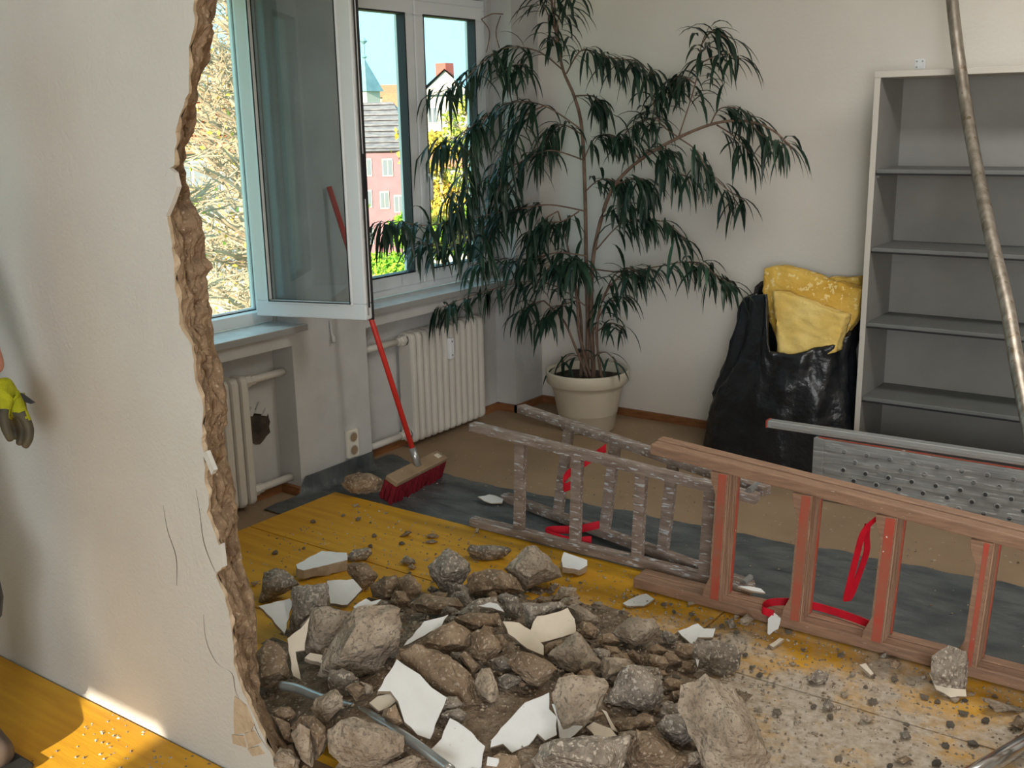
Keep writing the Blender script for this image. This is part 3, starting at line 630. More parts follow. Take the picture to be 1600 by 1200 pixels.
def flake(nm, zr, pts, m_, label, tilt, th=.014, ref=None, dd=0, parent=None, name='plaster_flake', group=None):
    ox, oy, s = zr; P = [(ox+a/s, oy+b/s) for a, b in pts]; bp = max(P, key=lambda q: q[1]); base = march(*bp)
    if ref: base = at(*bp, ROCK_D[ref]+dd)
    nrm_ = (V((0, 0, 1))*(1-tilt)-ray(*bp).normalized()*tilt+RT*.08).normalized(); rnd = random.Random(int(P[0][0]*7)); Q = []
    for i, (x, y) in enumerate(P):
        d = ray(x, y); t = (base-CAM).dot(nrm_)/d.dot(nrm_); Q.append(CAM+d*t)
    R_ = []
    for i in range(len(Q)):                               # ragged broken edge
        a, b = Q[i], Q[(i+1) % len(Q)]; ln = (b-a).length; k = max(1, int(ln/.018)); e = (b-a).cross(nrm_).normalized()
        for j in range(k): R_.append(a+(b-a)*(j/k)+(e*rnd.uniform(-.0025, .0025) if j else V((0, 0, 0))))
    lo = min(p.z for p in R_)-th; up = max(0, BZ+.001-lo); R_ = [p+V((0, 0, up)) for p in R_]
    mb = MB(); n = len(R_); mb.add(R_, [tuple(range(n))]); mb.cur = 1; inner = [p-nrm_*th*rnd.uniform(.7, 1.1) for p in R_]
    mb.add(R_+inner, [(i, i+n, (i+1) % n+n, (i+1) % n) for i in range(n)]+[tuple(range(2*n-1, n-1, -1))])
    if parent is not None: return mb.build('plaster_face', [m_, 'mortar_back'], parent)
    keep(mb); return tag(mb.build(name, [m_, 'mortar_back']), label, 'plaster', group)
ZA, ZB, ZC, ZD, ZE, ZF, ZG, ZH = (380,820,5), (620,820,4.7059), (340,960,5), (560,960,5), (780,960,5), (920,900,5), (1200,960,4), (520,640,5.3333)
G, Br, Li, Wh, Cr = 'conc_grey', 'conc_brown', 'conc_light', 'plaster_white', 'plaster_cream'
rocks = [
 ('A1',ZA,[(800,250),(860,190),(1000,180),(1010,220),(960,290),(830,285)],G,'small dark grey crumbly lump topping the far edge of the heap'),
 ('A3',ZA,[(815,310),(860,285),(970,300),(1060,400),(1000,480),(930,520),(870,455),(815,360)],Br,'dark brown flat-faced chunk right of the white slab with a thick edge'),
 ('A5',ZA,[(160,370),(250,340),(330,360),(450,460),(400,510),(260,520),(150,640),(120,600),(155,480)],G,'grey rough chunk beside the broken wall edge, behind a white flake'),
 ('A6',ZA,[(390,490),(500,470),(650,460),(680,630),(560,650),(400,850),(350,870),(400,620)],G,'dark gritty chunk wedged between two white plaster pieces'),
 ('A8',ZA,[(990,480),(1100,400),(1190,390),(1240,460),(1250,560),(1100,600),(1010,560)],Br,'brown rounded chunk joined to a smooth reddish piece'),
 ('A9',ZA,[(1200,420),(1300,380),(1390,470),(1390,540),(1290,610),(1240,570)],Br,'smooth reddish flat chunk at the back of the heap'),
 ('A10',ZA,[(470,980),(460,790),(560,640),(680,635),(830,690),(860,680),(760,880),(660,960),(620,1020),(500,1000)],Li,'square brown block standing beside the big trapezoid block'),
 ('A11',ZA,[(870,660),(940,640),(1150,620),(1220,660),(1210,960),(1060,1160),(880,1200),(580,1180),(600,1080),(760,900),(830,720)],Li,'largest upright trapezoid block with a sparkling gritty face'),
 ('B1',ZB,[(225,310),(350,250),(380,165),(420,190),(540,280),(550,340),(460,470),(340,525),(270,400)],G,'pointed grey chunk with a smooth brown side, standing on its edge'),
 ('B2',ZB,[(510,190),(545,145),(640,160),(790,155),(835,190),(800,235),(690,270),(560,260)],G,'long flat grey lump farthest out on the clean yellow board'),
 ('B3',ZB,[(775,320),(960,150),(1030,160),(1200,320),(1210,380),(950,485),(880,400)],Li,'diamond-shaped block balanced beside a white flat stone'),
 ('B4',ZB,[(510,400),(560,340),(770,330),(890,400),(945,490),(820,500),(560,535),(540,500)],Br,'brown slab chunk lying under the diamond-shaped block'),
 ('B6',ZB,[(100,580),(200,510),(300,540),(450,540),(490,600),(440,640),(280,660),(150,640)],Br,'lumpy brown chunk in the middle of the heap'),
 ('B7',ZB,[(430,520),(500,500),(565,570),(540,610),(490,620)],G,'small grey stone beneath the pointed grey chunk'),
 ('B8',ZB,[(510,620),(600,545),(730,530),(760,600),(800,650),(700,700),(560,690),(430,650)],G,'pale grey lump carrying a small white flake'),
 ('B9',ZB,[(735,520),(800,500),(890,530),(910,580),(910,680),(820,680),(760,600)],G,'rounded grey stone next to the cream plaster sheet'),
 ('B11',ZB,[(915,575),(1060,590),(1190,570),(1250,600),(1030,680),(960,790),(940,650)],G,'greyish rough chunk behind the cream plaster sheet'),
 ('B13',ZB,[(1250,600),(1320,580),(1360,660),(1480,680),(1490,720),(1380,800),(1310,790),(1300,690)],Li,'pale layered chunk at the right of the cream plaster sheet'),
 ('B15',ZB,[(130,880),(290,760),(420,700),(540,790),(540,900),(370,955),(200,930)],Br,'smooth rounded brown boulder with a white sliver on its back'),
 ('B16',ZB,[(545,800),(640,750),(760,850),(770,920),(640,1035),(560,980),(540,900)],Br,'brown chunk with a pale chipped front beside the rounded boulder'),
 ('B17',ZB,[(420,680),(560,650),(740,650),(780,740),(640,760),(540,790),(430,720)],Br,'crumbly brown ridge piece above the chipped brown chunk'),
 ('B19',ZB,[(455,950),(500,930),(620,1040),(560,1110),(480,1010)],Br,'small oblong brown stone between larger chunks'),
 ('B20',ZB,[(805,1010),(880,925),(960,940),(1100,990),(1180,1060),(1060,1200),(960,1170),(830,1040)],Br,'brown chunk with a whitish painted lower edge'),
 ('B21',ZB,[(1115,960),(1250,830),(1320,790),(1400,850),(1500,1020),(1430,1080),(1400,1130),(1250,1070),(1120,990)],Li,'chunk with a white smeared top below the cream plaster sheet'),
 ('C1',ZC,[(250,430),(270,340),(380,190),(480,230),(550,330),(555,500),(430,600),(300,560)],Br,'round brown boulder tucked against the foot of the broken wall'),
 ('C3',ZC,[(735,730),(760,660),(920,580),(985,640),(975,730),(850,850),(770,800)],Li,'light knobbly stone resting over the steel conduit'),
 ('C4',ZC,[(860,900),(960,820),(1100,800),(1250,850),(1450,950),(1460,1080),(1280,1190),(1000,1200),(870,1080)],Li,'big smooth sandy block under the steel conduit'),
 ('C5',ZC,[(575,930),(640,850),(720,900),(740,1000),(755,1150),(740,1200),(650,1130),(600,1010)],Li,'narrow upright splinter of masonry at the wall foot'),
 ('C6',ZC,[(680,820),(760,800),(850,880),(850,970),(790,1110),(740,950)],Br,'dark narrow stone between the masonry splinter and the sandy block'),
 ('C8',ZC,[(1000,570),(1060,530),(1150,570),(1150,630),(1080,680)],Br,'small reddish stone just above the steel conduit'),
 ('C9',ZC,[(1110,520),(1210,560),(1220,620),(1150,630)],Li,'small tan wedge next to the little reddish stone'),
 ('C10',ZC,[(420,790),(560,850),(600,1010),(520,1000)],Br,'leaning brown wedge at the foot of the broken edge'),
 ('C11',ZC,[(500,1040),(580,1010),(640,1130),(560,1160)],Br,'small brown stone under the leaning wedge'),
 ('C12',ZC,[(1300,740),(1390,700),(1450,850),(1400,880),(1280,800)],Br,'gritty fragment under the large white plaster face'),
 ('D2',ZD,[(330,300),(440,240),(620,290),(780,360),(870,540),(950,600),(1040,690),(1090,860),(1000,870),(860,860),(700,760),(600,700),(430,560)],Br,'largest brown block with a big white plaster face'),
 ('D4',ZD,[(900,540),(960,420),(1030,420),(1080,520),(1100,660),(1040,690),(960,640)],Li,'upright speckled stone at the centre of the heap'),
 ('D6',ZD,[(1000,1130),(1100,1080),(1230,1100),(1270,1200),(1220,1260),(1000,1250)],Br,'reddish brown stone with a small white painted face'),
 ('D7',ZD,[(180,1190),(420,1100),(490,1130),(450,1230),(250,1260)],Li,'pale slab in front of the sandy block'),
 ('E1',ZE,[(410,620),(460,480),(560,470),(700,510),(820,500),(850,560),(800,700),(680,840),(640,900),(530,980),(470,960),(430,800)],Li,'cream block with a hollow top and white plaster front'),
 ('E2',ZE,[(820,680),(930,480),(1010,395),(1140,410),(1280,520),(1290,650),(1160,765),(1000,740)],G,'dark gritty block raised over a black gap'),
 ('E3',ZE,[(890,860),(1000,800),(1200,790),(1230,880),(1050,910),(940,930)],Br,'flat brown stone below the dark gritty block'),
 ('E4',ZE,[(260,1130),(330,1030),(420,980),(500,1020),(640,990),(740,960),(910,950),(1025,940),(990,1060),(960,1240),(600,1290),(290,1230)],G,'wide speckled grey block with a pale rim in front of the cream block'),
 ('E5',ZE,[(1010,1060),(1070,895),(1200,910),(1460,1110),(1470,1200),(1350,1260),(1000,1250)],Br,'smooth tan slab leaning on the speckled grey block'),
 ('E6',ZE,[(1225,870),(1300,790),(1470,755),(1500,900),(1550,960),(1430,1030),(1280,960)],G,'small gritty grey lump beside the long pale boulder'),
 ('F1',ZF,[(190,450),(220,390),(340,320),(510,330),(560,400),(450,540),(330,550)],Li,'smooth grey-beige stone on the dusty edge of the heap'),
 ('F2',(0,0,1),[(1060,1110),(1066,1072),(1102,1052),(1130,1066),(1160,1092),(1185,1130),(1207,1180),(1205,1215),(1150,1230),(1105,1205),(1085,1150)],Li,'long pale boulder at the right end of the heap'),
 ('F3',ZF,[(810,580),(850,480),(960,500),(1140,540),(1190,610),(1170,720),(1070,790),(900,740),(840,710)],G,'rough grey chunk with one white painted side on the dusty board'),
 ('F9',ZF,[(550,470),(600,420),(700,470),(690,520),(600,530)],G,'small stone between the smooth beige stone and a white flake'),
 ('F10',ZF,[(300,600),(340,570),(410,630),(420,690),(300,690)],Br,'small brown wedge behind the dark gritty block'),
 ('F7',ZF,[(1170,340),(1240,290),(1290,340),(1240,405),(1190,380)],Li,'small pale stone in front of the step ladder rail'),
 ('F8',ZF,[(1060,350),(1120,330),(1160,400),(1100,415)],G,'small grey stone touching the little pale stone'),
 ('G1',ZG,[(1005,370),(1030,260),(1130,190),(1240,230),(1255,300),(1245,500),(1240,525),(1140,530),(1050,480)],G,'tall rough chunk leaning against the step ladder rail'),
 ('G2',ZG,[(260,400),(310,340),(380,370),(370,420),(310,450)],G,'crumbly grey lump alone on the dusty boards'),
 ('G4',ZG,[(1325,515),(1400,530),(1590,590),(1600,620),(1420,610)],Li,'flat grey slab lying beyond the tall rough chunk'),
 ('G5',ZG,[(1500,690),(1560,640),(1610,690),(1590,730)],Br,'pinkish stone near the flat grey slab'),
 ('H1',ZH,[(65,620),(100,560),(220,515),(340,540),(420,590),(400,680),(290,735),(150,700)],Br,'rounded brown boulder lying on the membrane next to the broom'),
]
ro_ = {}
for i, (nm, zr, pts, m_, lab) in enumerate(rocks): ro_[nm] = rock(nm, zr, pts, m_, lab, i+1, fat=.30 if nm in ('G4', 'D7', 'B2', 'A9') else (.22 if nm in ('D2', 'E1', 'F3', 'D6', 'G1') else .42))
SG = 'small loose stones on the dusty boards'; SL = 'small loose mortar stone on the dusty yellow boards'
for i, (zr, pts) in enumerate([(ZG,[(820,740),(870,720),(895,770),(840,790)]),(ZG,[(570,640),(610,615),(665,660),(620,690)]),(ZG,[(780,910),(860,880),(905,910),(840,945)]),(ZG,[(340,560),(380,520),(420,580),(360,610)]),
    (ZG,[(950,385),(985,375),(995,400),(960,415)]),(ZG,[(760,290),(800,275),(840,310),(800,345),(770,330)]),(ZG,[(690,260),(740,235),(750,270),(710,280)]),(ZG,[(420,570),(450,565),(460,590),(430,600)]),
    (ZH,[(770,1050),(830,1030),(890,1050),(870,1075),(790,1075)]),(ZH,[(770,1095),(830,1080),(880,1100),(850,1118),(780,1115)]),(ZH,[(1180,1025),(1195,985),(1220,985),(1215,1020),(1195,1035)]),
    (ZA,[(1220,90),(1260,60),(1300,45),(1320,60),(1250,100)]),(ZA,[(1220,290),(1270,240),(1340,270),(1350,300),(1290,320)]),(ZA,[(1280,330),(1320,305),(1355,330),(1330,350)]),(ZH,[(570,1050),(610,1010),(660,1020),(620,1060)]),
    (ZB,[(1110,460),(1160,425),(1195,440),(1150,495)]),(ZA,[(60,460),(90,440),(120,455),(85,485)])]):
    rock('s%d' % i, zr, pts, (G, Li, Br)[i % 3], SL, 200+i, group=SG, name='loose_stone')
flakes = [
 ('A2',ZA,[(420,410),(620,300),(815,315),(820,370),(480,455),(430,440)],Wh,'thick white plaster slab lying flat at the back of the heap',.16,.045,None,0),
 ('A4',ZA,[(655,455),(860,440),(930,520),(815,640),(680,630)],Wh,'white square plaster piece propped among dark chunks',.55,.02,None,0),
 ('A7',ZA,[(150,650),(390,590),(410,620),(350,860),(250,740)],Wh,'white triangular plaster piece by the broken wall edge',.6,.02,None,0),
 ('A12',ZA,[(860,640),(960,575),(1000,600),(1080,580),(1040,620),(880,655)],Wh,'small white flake on top of the trapezoid block',.25,.008,'A11',.02),
 ('B5',ZB,[(1210,310),(1230,250),(1400,310),(1400,350),(1340,385),(1220,360)],Wh,'white flat stone on the yellow board beside the diamond-shaped block',.25,.03,None,0),
 ('B10',ZB,[(600,595),(680,570),(740,580),(790,640),(700,610)],Wh,'small white flake lying on the pale grey lump',.4,.008,'B8',-.05),
 ('B12',ZB,[(1030,670),(1140,650),(1250,610),(1300,690),(1310,790),(1060,860),(960,800)],Cr,'large cream plaster sheet standing tilted in the heap',.62,.014,None,0),
 ('B14',ZB,[(780,710),(900,720),(1010,800),(1080,890),(1080,960),(960,910),(820,800)],Cr,'narrow curved pale plaster strip beside the cream sheet',.5,.012,None,0),
 ('B18',ZB,[(50,890),(200,710),(380,660),(330,740),(150,840)],Wh,'thin white plaster sliver on the rounded brown boulder',.5,.010,'B15',-.01),
 ('C7',ZC,[(1185,690),(1250,640),(1370,620),(1390,680),(1340,725),(1260,755)],Cr,'oval cream plaster piece beside the steel conduit',.55,.012,None,0),
 ('C13',ZC,[(545,190),(650,110),(720,20),(680,280),(610,290),(650,510),(590,480)],Cr,'upright greyish plaster strip behind the round brown boulder',.75,.015,None,0),
 ('C14',ZC,[(680,340),(720,300),(860,330),(830,390)],Cr,'little beige slab in the gap beside the trapezoid block',.4,.02,None,0),
 ('D3',ZD,[(560,1060),(650,970),(715,810),(830,880),(990,1030),(960,1220),(720,1230),(620,1130)],Wh,'white square plaster piece over the lower end of the steel conduit',.6,.012,None,-.0),
 ('D5',ZD,[(1040,980),(1200,800),(1300,690),(1490,610),(1490,740),(1550,800),(1550,940),(1460,985),(1400,930),(1330,1020),(1200,1080),(1130,1010),(1030,1040)],Wh,'jagged white plaster sheet with a deep notch in its edge',.6,.012,None,0),
 ('E7',ZE,[(680,880),(740,840),(870,890),(920,950),(760,970)],Cr,'thin tan slab behind the speckled grey block',.5,.02,None,0),
 ('E8',ZE,[(800,740),(840,760),(930,920),(880,900)],Cr,'thin upright tan sliver beside the cream block',.7,.012,None,0),
 ('F4',ZF,[(695,430),(770,405),(850,370),(900,410),(990,410),(970,480),(850,480),(810,540)],Wh,'star-shaped white flake behind the half-painted grey chunk',.3,.006,None,0),
 ('F5',ZF,[(265,215),(400,150),(450,140),(510,180),(430,235),(300,235)],Wh,'white and beige flake lying before the step ladder end',.2,.008,None,0),
 ('F6',ZF,[(1395,470),(1400,350),(1450,305),(1500,350),(1480,430),(1410,480)],Wh,'small upright white flake leaning on the ladder rail',.6,.008,None,0),
 ('F11',ZF,[(1160,205),(1260,207),(1340,225),(1375,260),(1260,240)],Wh,'white sliver lying on the lower ladder rail',.15,.006,None,0),
 ('G3',ZG,[(570,340),(610,330),(660,395),(640,405)],Cr,'small beige flake on the dusty boards before the ladder',.3,.012,None,0),
 ('G13',ZF,[(1410,560),(1490,505),(1525,515),(1470,560),(1440,580)],Cr,'small pinkish flake below the upright white flake',.2,.01,None,0),
 ('H2',ZH,[(1285,735),(1340,728),(1380,715),(1430,725),(1500,755),(1490,785),(1400,790),(1330,765)],Wh,'white flake lying on the dark membrane by the folding ladder',.05,.005,None,0),
]
for f in flakes:
    nm, zr, pts, m_, lab, tl, th, ref, dd = f
    o = flake(nm, zr, pts, m_, lab, tl, th, ref, dd)
    if nm in ('A7', 'B12'): o.location -= ray(800, 950)*.05
    if nm == 'H2': o.location.x -= .05
    if nm == 'F11': o.location.z += .052
    if nm == 'H2': o.location.z -= .014
BX = []
for zr, pts, sh in [(f[1], f[2], -.06) for f in flakes]+[(q[1], q[2], .27) for q in rocks]+[(ZD, [(150,350),(690,350),(690,975),(150,975)], -.05)]:
    xs, ys = [zr[0]+a/zr[2] for a, b in pts], [zr[1]+b/zr[2] for a, b in pts]; wx, wy = max(xs)-min(xs), max(ys)-min(ys); BX.append((min(xs)+wx*sh, min(ys)+wy*sh, max(xs)-wx*sh, max(ys)-wy*sh))
BX += [(x-32, y-28, x+32, y+34) for x, y in ((465,1076),(500,1090),(540,1102),(580,1118),(625,1146),(665,1174))]
rf = random.Random(77)
for i in range(330):
    x, y = rf.uniform(430, 1080), rf.uniform(905, 1195)
    if y < 905+abs(x-720)*.12 or (x > 960 and y < 1010): continue
    if any(bx[0] < x < bx[2] and bx[1] < y < bx[3] for bx in BX): continue
    a0 = rf.uniform(18, 40)*(.6+.55*(y-880)/320); k = rf.randint(6, 8); pts = [(x+a0*math.cos(6.283*j/k+rf.uniform(-.3, .3))*rf.uniform(.7, 1.1), y+a0*.72*math.sin(6.283*j/k+rf.uniform(-.3, .3))*rf.uniform(.7, 1.1)) for j in range(k)]
    rock('f%d' % i, (0, 0, 1), pts, (Br, Br, Li, G)[i % 4], 'brown broken masonry lump filling the gaps between the big chunks', 400+i, group='lumps filling the heap', name='masonry_lump', test=True)
flake('D1', ZD, [(150,600),(300,350),(400,420),(480,470),(570,570),(690,650),(640,770),(600,860),(560,975),(460,940),(360,840),(310,680),(250,600)], Wh, None, .66, .02, parent=ro_['D2'])
flake('E1f', ZE, [(410,700),(540,710),(660,740),(650,880),(590,940),(530,980),(470,960),(450,800)], Wh, None, .72, .012, ref='E1', dd=-.24*ROCK_S['E1'], parent=ro_['E1'])
flake('F3f', ZF, [(810,580),(850,480),(880,600),(850,715)], Wh, None, .75, .012, ref='F3', dd=-.24*ROCK_S['F3'], parent=ro_['F3'])
flake('D6f', ZD, [(1010,1110),(1110,1130),(1080,1190),(1000,1180)], Wh, None, .75, .01, ref='D6', dd=-.24*ROCK_S['D6'], parent=ro_['D6'])
flake('G1f', ZG, [(1005,375),(1040,430),(1130,470),(1235,480),(1240,525),(1140,530),(1050,480)], Cr, None, .75, .012, ref='G1', dd=-.24*ROCK_S['G1'], parent=ro_['G1'])
cq = [(440,1071),(465,1076),(500,1090),(540,1102),(580,1118),(625,1146),(665,1174),(705,1204)]
d0_, d1_ = (march(440, 1083)-CAM).dot(FW)-.05, (march(705, 1190)-CAM).dot(FW)-.10
cpth = [at(x, y, d0_+(d1_-d0_)*(x-440)/265) for x, y in cq]
tag(MB().tube(spline(cpth, 4), .0125, 14).build('steel_conduit', 'steel', smooth=True), 'bent galvanised steel conduit sticking out through the rubble', 'pipe')
# crumbs: the larger ones singly, the finest as one scatter
cb = []
for k in range(4):
    rnd = random.Random(50+k); bm = bmesh.new(); bmesh.ops.create_icosphere(bm, subdivisions=1, radius=1)
    for v in bm.verts: v.co *= rnd.uniform(.6, 1.15); v.co.z *= .7
    me = bpy.data.meshes.new('mortar_crumb'); bm.to_mesh(me); bm.free(); me.materials.append(MATS[(Li, 'mortar_back', 'conc_light', G)[k]]); cb.append(me)
rnd = random.Random(99)
def scatter():
    while True:
        t = rnd.random()
        if t < .22: x, y = MC.x+rnd.gauss(0, .55), MC.y+rnd.gauss(0, .5)
        elif t < .50: x, y = rnd.uniform(-1.7, .3), 3.0-abs(rnd.gauss(0, .28))
        elif t < .80: x, y = rnd.gauss(-.75, .5), rnd.gauss(2.35, .4)
        else: x, y = rnd.uniform(-3.1, -1.3), rnd.uniform(2.2, 3.14)
        if -3.2 < x < .6 and 1.66 < y < 3.0 or (-3.2 < x < -1.7 and 1.66 < y < 3.13): return x, y
n = 0
for k in range(230):
    x, y = scatter(); s_ = rnd.uniform(.006, .015); o = bpy.data.objects.new('mortar_crumb', cb[k % 4]); sc.collection.objects.link(o)
    o.location = (x, y, mound(x, y)+s_*.45); o.scale = (s_*rnd.uniform(.8, 1.4), s_, s_*.9); o.rotation_euler = (0, 0, rnd.uniform(0, 6.3))
    tag(o, 'tiny crumb of mortar scattered on the boards around the heap', 'crumb', 'mortar crumbs on the boards')
cr = MB()
for k in range(5200):
    x, y = scatter(); s_ = rnd.uniform(.0015, .0058); z = mound(x, y); a = rnd.uniform(0, 6.3); cr.cur = rnd.choice((0, 1, 2, 2, 2))
    p = [V((x+s_*math.cos(a+q)*rnd.uniform(.7, 1.4), y+s_*math.sin(a+q)*rnd.uniform(.7, 1.4), z)) for q in (0, 1.6, 3.1, 4.7)]
    cr.add(p+[V((x, y, z+s_*rnd.uniform(.6, 1.3)))], [(0, 1, 4), (1, 2, 4), (2, 3, 4), (3, 0, 4)])
mg = MB()
for k in range(420):                                     # grit on membrane and near-room boards
    if k < 260: x, y, z = rnd.uniform(-3.2, .2), rnd.uniform(3.2, 4.1), .009 if k % 2 else .004
    else: x, y, z = rnd.uniform(-2.5, -1.7), PY-abs(rnd.gauss(0, .14))-.01, BZ
    s_ = rnd.uniform(.002, .005); gm = mg if k < 260 else cr; gm.cur = rnd.choice((0, 1, 2))
    gm.add([(x-s_, y-s_, z), (x+s_, y-s_*.6, z), (x+s_*.7, y+s_, z), (x-s_*.8, y+s_*.8, z), (x, y, z+s_)], [(0, 1, 4), (1, 2, 4), (2, 3, 4), (3, 0, 4)])
tag(cr.build('rubble_grit', ['fines', G, Li]), 'fine scattered grit and dust crumbs over the boards', 'grit', kind='stuff')
tag(mg.build('membrane_grit', ['fines', G, Li]), 'fine pale specks of grit on the dark membrane', 'grit', kind='stuff')
# ================================================================ PLANT
pc = V((-2.915, 4.70, 0))
pl = thing('potted_plant', pc, 'tall bushy long-leaved fig in a round beige pot by the window', 'plant')
k_ = .95
pt_ = MB().lathe(pc, [(r*k_, z) for r, z in ((.0, .004), (.150, .004), (.155, .01), (.166, .09), (.168, .092), (.170, .10), (.190, .205), (.196, .222), (.197, .228), (.203, .245), (.222, .256), (.228, .262), (.233, .318), (.230, .325), (.222, .325), (.218, .318), (.205, .25), (.0, .25))]).build('pot', 'pot', pl, smooth=True)
so2 = MB(); vs = [pc+V((0, 0, .278))]; 
for r in (.06, .12, .18, .198):
    vs += [pc+V((r*math.cos(6.283*i/24), r*math.sin(6.283*i/24), .272+.012*random.random())) for i in range(24)]
so2.add(vs, [(0, 1+i, 1+(i+1) % 24) for i in range(24)]+[(1+r*24+i, 1+(r+1)*24+i, 1+(r+1)*24+(i+1) % 24, 1+r*24+(i+1) % 24) for r in range(3) for i in range(24)]).build('soil', 'soil', pl)
def bp(px, py, y):
    p = on(px, py, 1, y)
    if p.x < -3.36: p = on(px, py, 0, -3.36)
    return p
trunks = [([(917,580),(918,500),(916,415),(914,300),(909,200),(897,150),(880,110),(870,60),(862,0),(864,-60)],4.70,.012,.005),
          ([(922,580),(924,500),(926,410),(940,340),(960,290),(1000,250),(1060,215),(1120,192),(1170,190),(1208,204),(1238,232)],4.66,.013,.0035),
          ([(912,580),(905,520),(902,470),(893,425)],4.62,.010,.005), ([(926,580),(932,520),(945,460),(975,425)],4.60,.009,.005), ([(908,582),(898,540),(880,500),(850,470)],4.62,.008,.004), ([(915,580),(908,500),(890,400),(872,330)],4.75,.009,.004)]
br_ = [ # pixel path, distance, number of leaves, leaf length
 ([(870,60),(872,30),(884,8),(905,-10)],4.70,14,.17),([(868,50),(855,20),(842,-10)],4.68,14,.17),([(866,20),(868,-20),(874,-50)],4.7,14,.17),
 ([(880,110),(868,70),(858,52)],4.68,12,.15),([(880,110),(840,80),(790,75),(750,100),(720,130),(682,145)],4.5,42,.20),([(885,115),(910,78),(950,90),(990,95),(1022,115)],4.66,38,.19),
 ([(905,200),(850,165),(800,160),(760,180),(720,210),(676,228)],4.45,56,.20),([(850,165),(810,190),(790,240),(780,300)],4.45,42,.20),([(912,250),(860,235),(820,250),(780,270),(740,290),(700,305)],4.45,46,.19),
 ([(820,250),(790,300),(770,350),(760,395)],4.4,46,.19),([(915,330),(860,320),(820,325),(780,332),(720,345),(660,352),(616,345),(590,352)],4.3,74,.19),([(780,332),(740,370),(700,385),(660,380)],4.25,40,.18),
 ([(917,400),(870,395),(830,405),(780,405),(735,415)],4.45,44,.18),([(917,480),(870,448),(820,440),(770,452),(720,468),(688,482)],4.4,42,.19),([(893,425),(896,405),(906,412)],4.50,34,.18),([(905,470),(895,430),(880,415),(862,418)],4.5,34,.18),
 ([(945,460),(960,430),(985,420),(1000,428)],4.55,26,.17),([(925,420),(975,425),(1030,416),(1075,410),(1112,425),(1146,447)],4.58,34,.17),([(1075,410),(1098,412),(1122,435)],4.56,12,.17),([(932,390),(970,350),(1010,343),(1045,350),(1072,375)],4.62,28,.17),
 ([(1060,215),(1078,160),(1090,115),(1096,70),(1108,42)],4.7,26,.16),([(1096,70),(1115,48),(1142,66)],4.7,12,.16),([(1092,100),(1128,85),(1158,92)],4.7,12,.16),([(1085,130),(1062,118),(1045,135)],4.7,18,.16),
 ([(1060,215),(1030,190),(1022,150),(1048,132)],4.7,20,.16),([(1110,195),(1125,170),(1155,170),(1185,190)],4.68,20,.18),([(1170,190),(1195,215),(1215,222),(1234,225)],4.66,20,.17),([(1120,195),(1150,215),(1172,240)],4.66,18,.18),
 ([(1060,215),(1088,235),(1105,265),(1135,295),(1160,312)],4.66,26,.16),([(1040,225),(1045,260),(1080,280)],4.66,18,.17),([(1000,250),(975,215),(1000,190),(1030,185)],4.68,22,.16),([(1000,250),(1015,235),(1050,235)],4.66,18,.17),
 ([(960,290),(985,280),(1005,282),(1015,300)],4.66,34,.16),([(914,300),(935,282),(958,282),(970,300)],4.68,20,.14),([(912,250),(930,215),(955,212),(990,222)],4.7,24,.15),([(897,150),(925,150),(940,165)],4.7,18,.16),
 ([(909,210),(880,195),(860,205),(845,235)],4.66,28,.17),([(905,330),(880,345),(850,350),(830,368)],4.55,36,.17),([(872,330),(850,345),(835,380),(828,410)],4.5,30,.17),([(850,470),(830,475),(812,490)],4.5,18,.17),
 ([(902,470),(870,480),(850,500)],4.52,22,.16),([(926,520),(950,470),(975,465)],4.58,20,.15),([(912,560),(890,555),(872,575)],4.6,6,.13),([(922,560),(945,550),(962,565)],4.58,5,.12),([(930,520),(955,505),(972,512)],4.58,10,.14),
 ([(760,180),(735,230),(725,280)],4.3,32,.2),([(740,300),(715,330),(700,350)],4.25,28,.19),([(800,160),(790,110),(815,100)],4.5,22,.18),([(940,340),(975,320),(1000,330)],4.64,18,.15)]
for pts, y, r0, r1 in trunks:
    q = spline([bp(a, b, y) if i else V((bp(a, b, y).x, 4.70, .26)) for i, (a, b) in enumerate(pts)], 5); n_ = len(q)
    MB().tube(q, [r0+(r1-r0)*i/n_ for i in range(n_)], 8).build('stem', 'bark', pl, smooth=True)
LV = []
rnd = random.Random(31)
for pts, y, nl, ll in br_:
    q = spline([bp(a, b, y+(4.68-y)*(1-i/(len(pts)-1))*.8) for i, (a, b) in enumerate(pts)], 6); n_ = len(q)
    MB().tube(q, [.0042-.0026*i/n_ for i in range(n_)], 5).build('twig', 'bark', pl, smooth=True)
    d0 = (q[-1]-q[0]).normalized()
    nl = int(nl*1.5)
    for k in range(nl):
        t = (.18+.82*(k+rnd.random())/nl)*(n_-1); i = min(int(t), n_-2); p = q[i]+(q[i+1]-q[i])*(t-i)+V((rnd.gauss(0, .012), rnd.gauss(0, .03), rnd.gauss(0, .008)))
        d = (q[i+1]-q[i]).normalized(); az = rnd.uniform(0, 6.283); out = (d*rnd.uniform(.1, .8)+V((math.cos(az), math.sin(az), 0))*rnd.uniform(.25, .75)+V((0, 0, rnd.uniform(-.25, .35)))).normalized()
        LV.append((p, out, ll*rnd.uniform(.75, 1.3), rnd.uniform(.9, 1.9)))
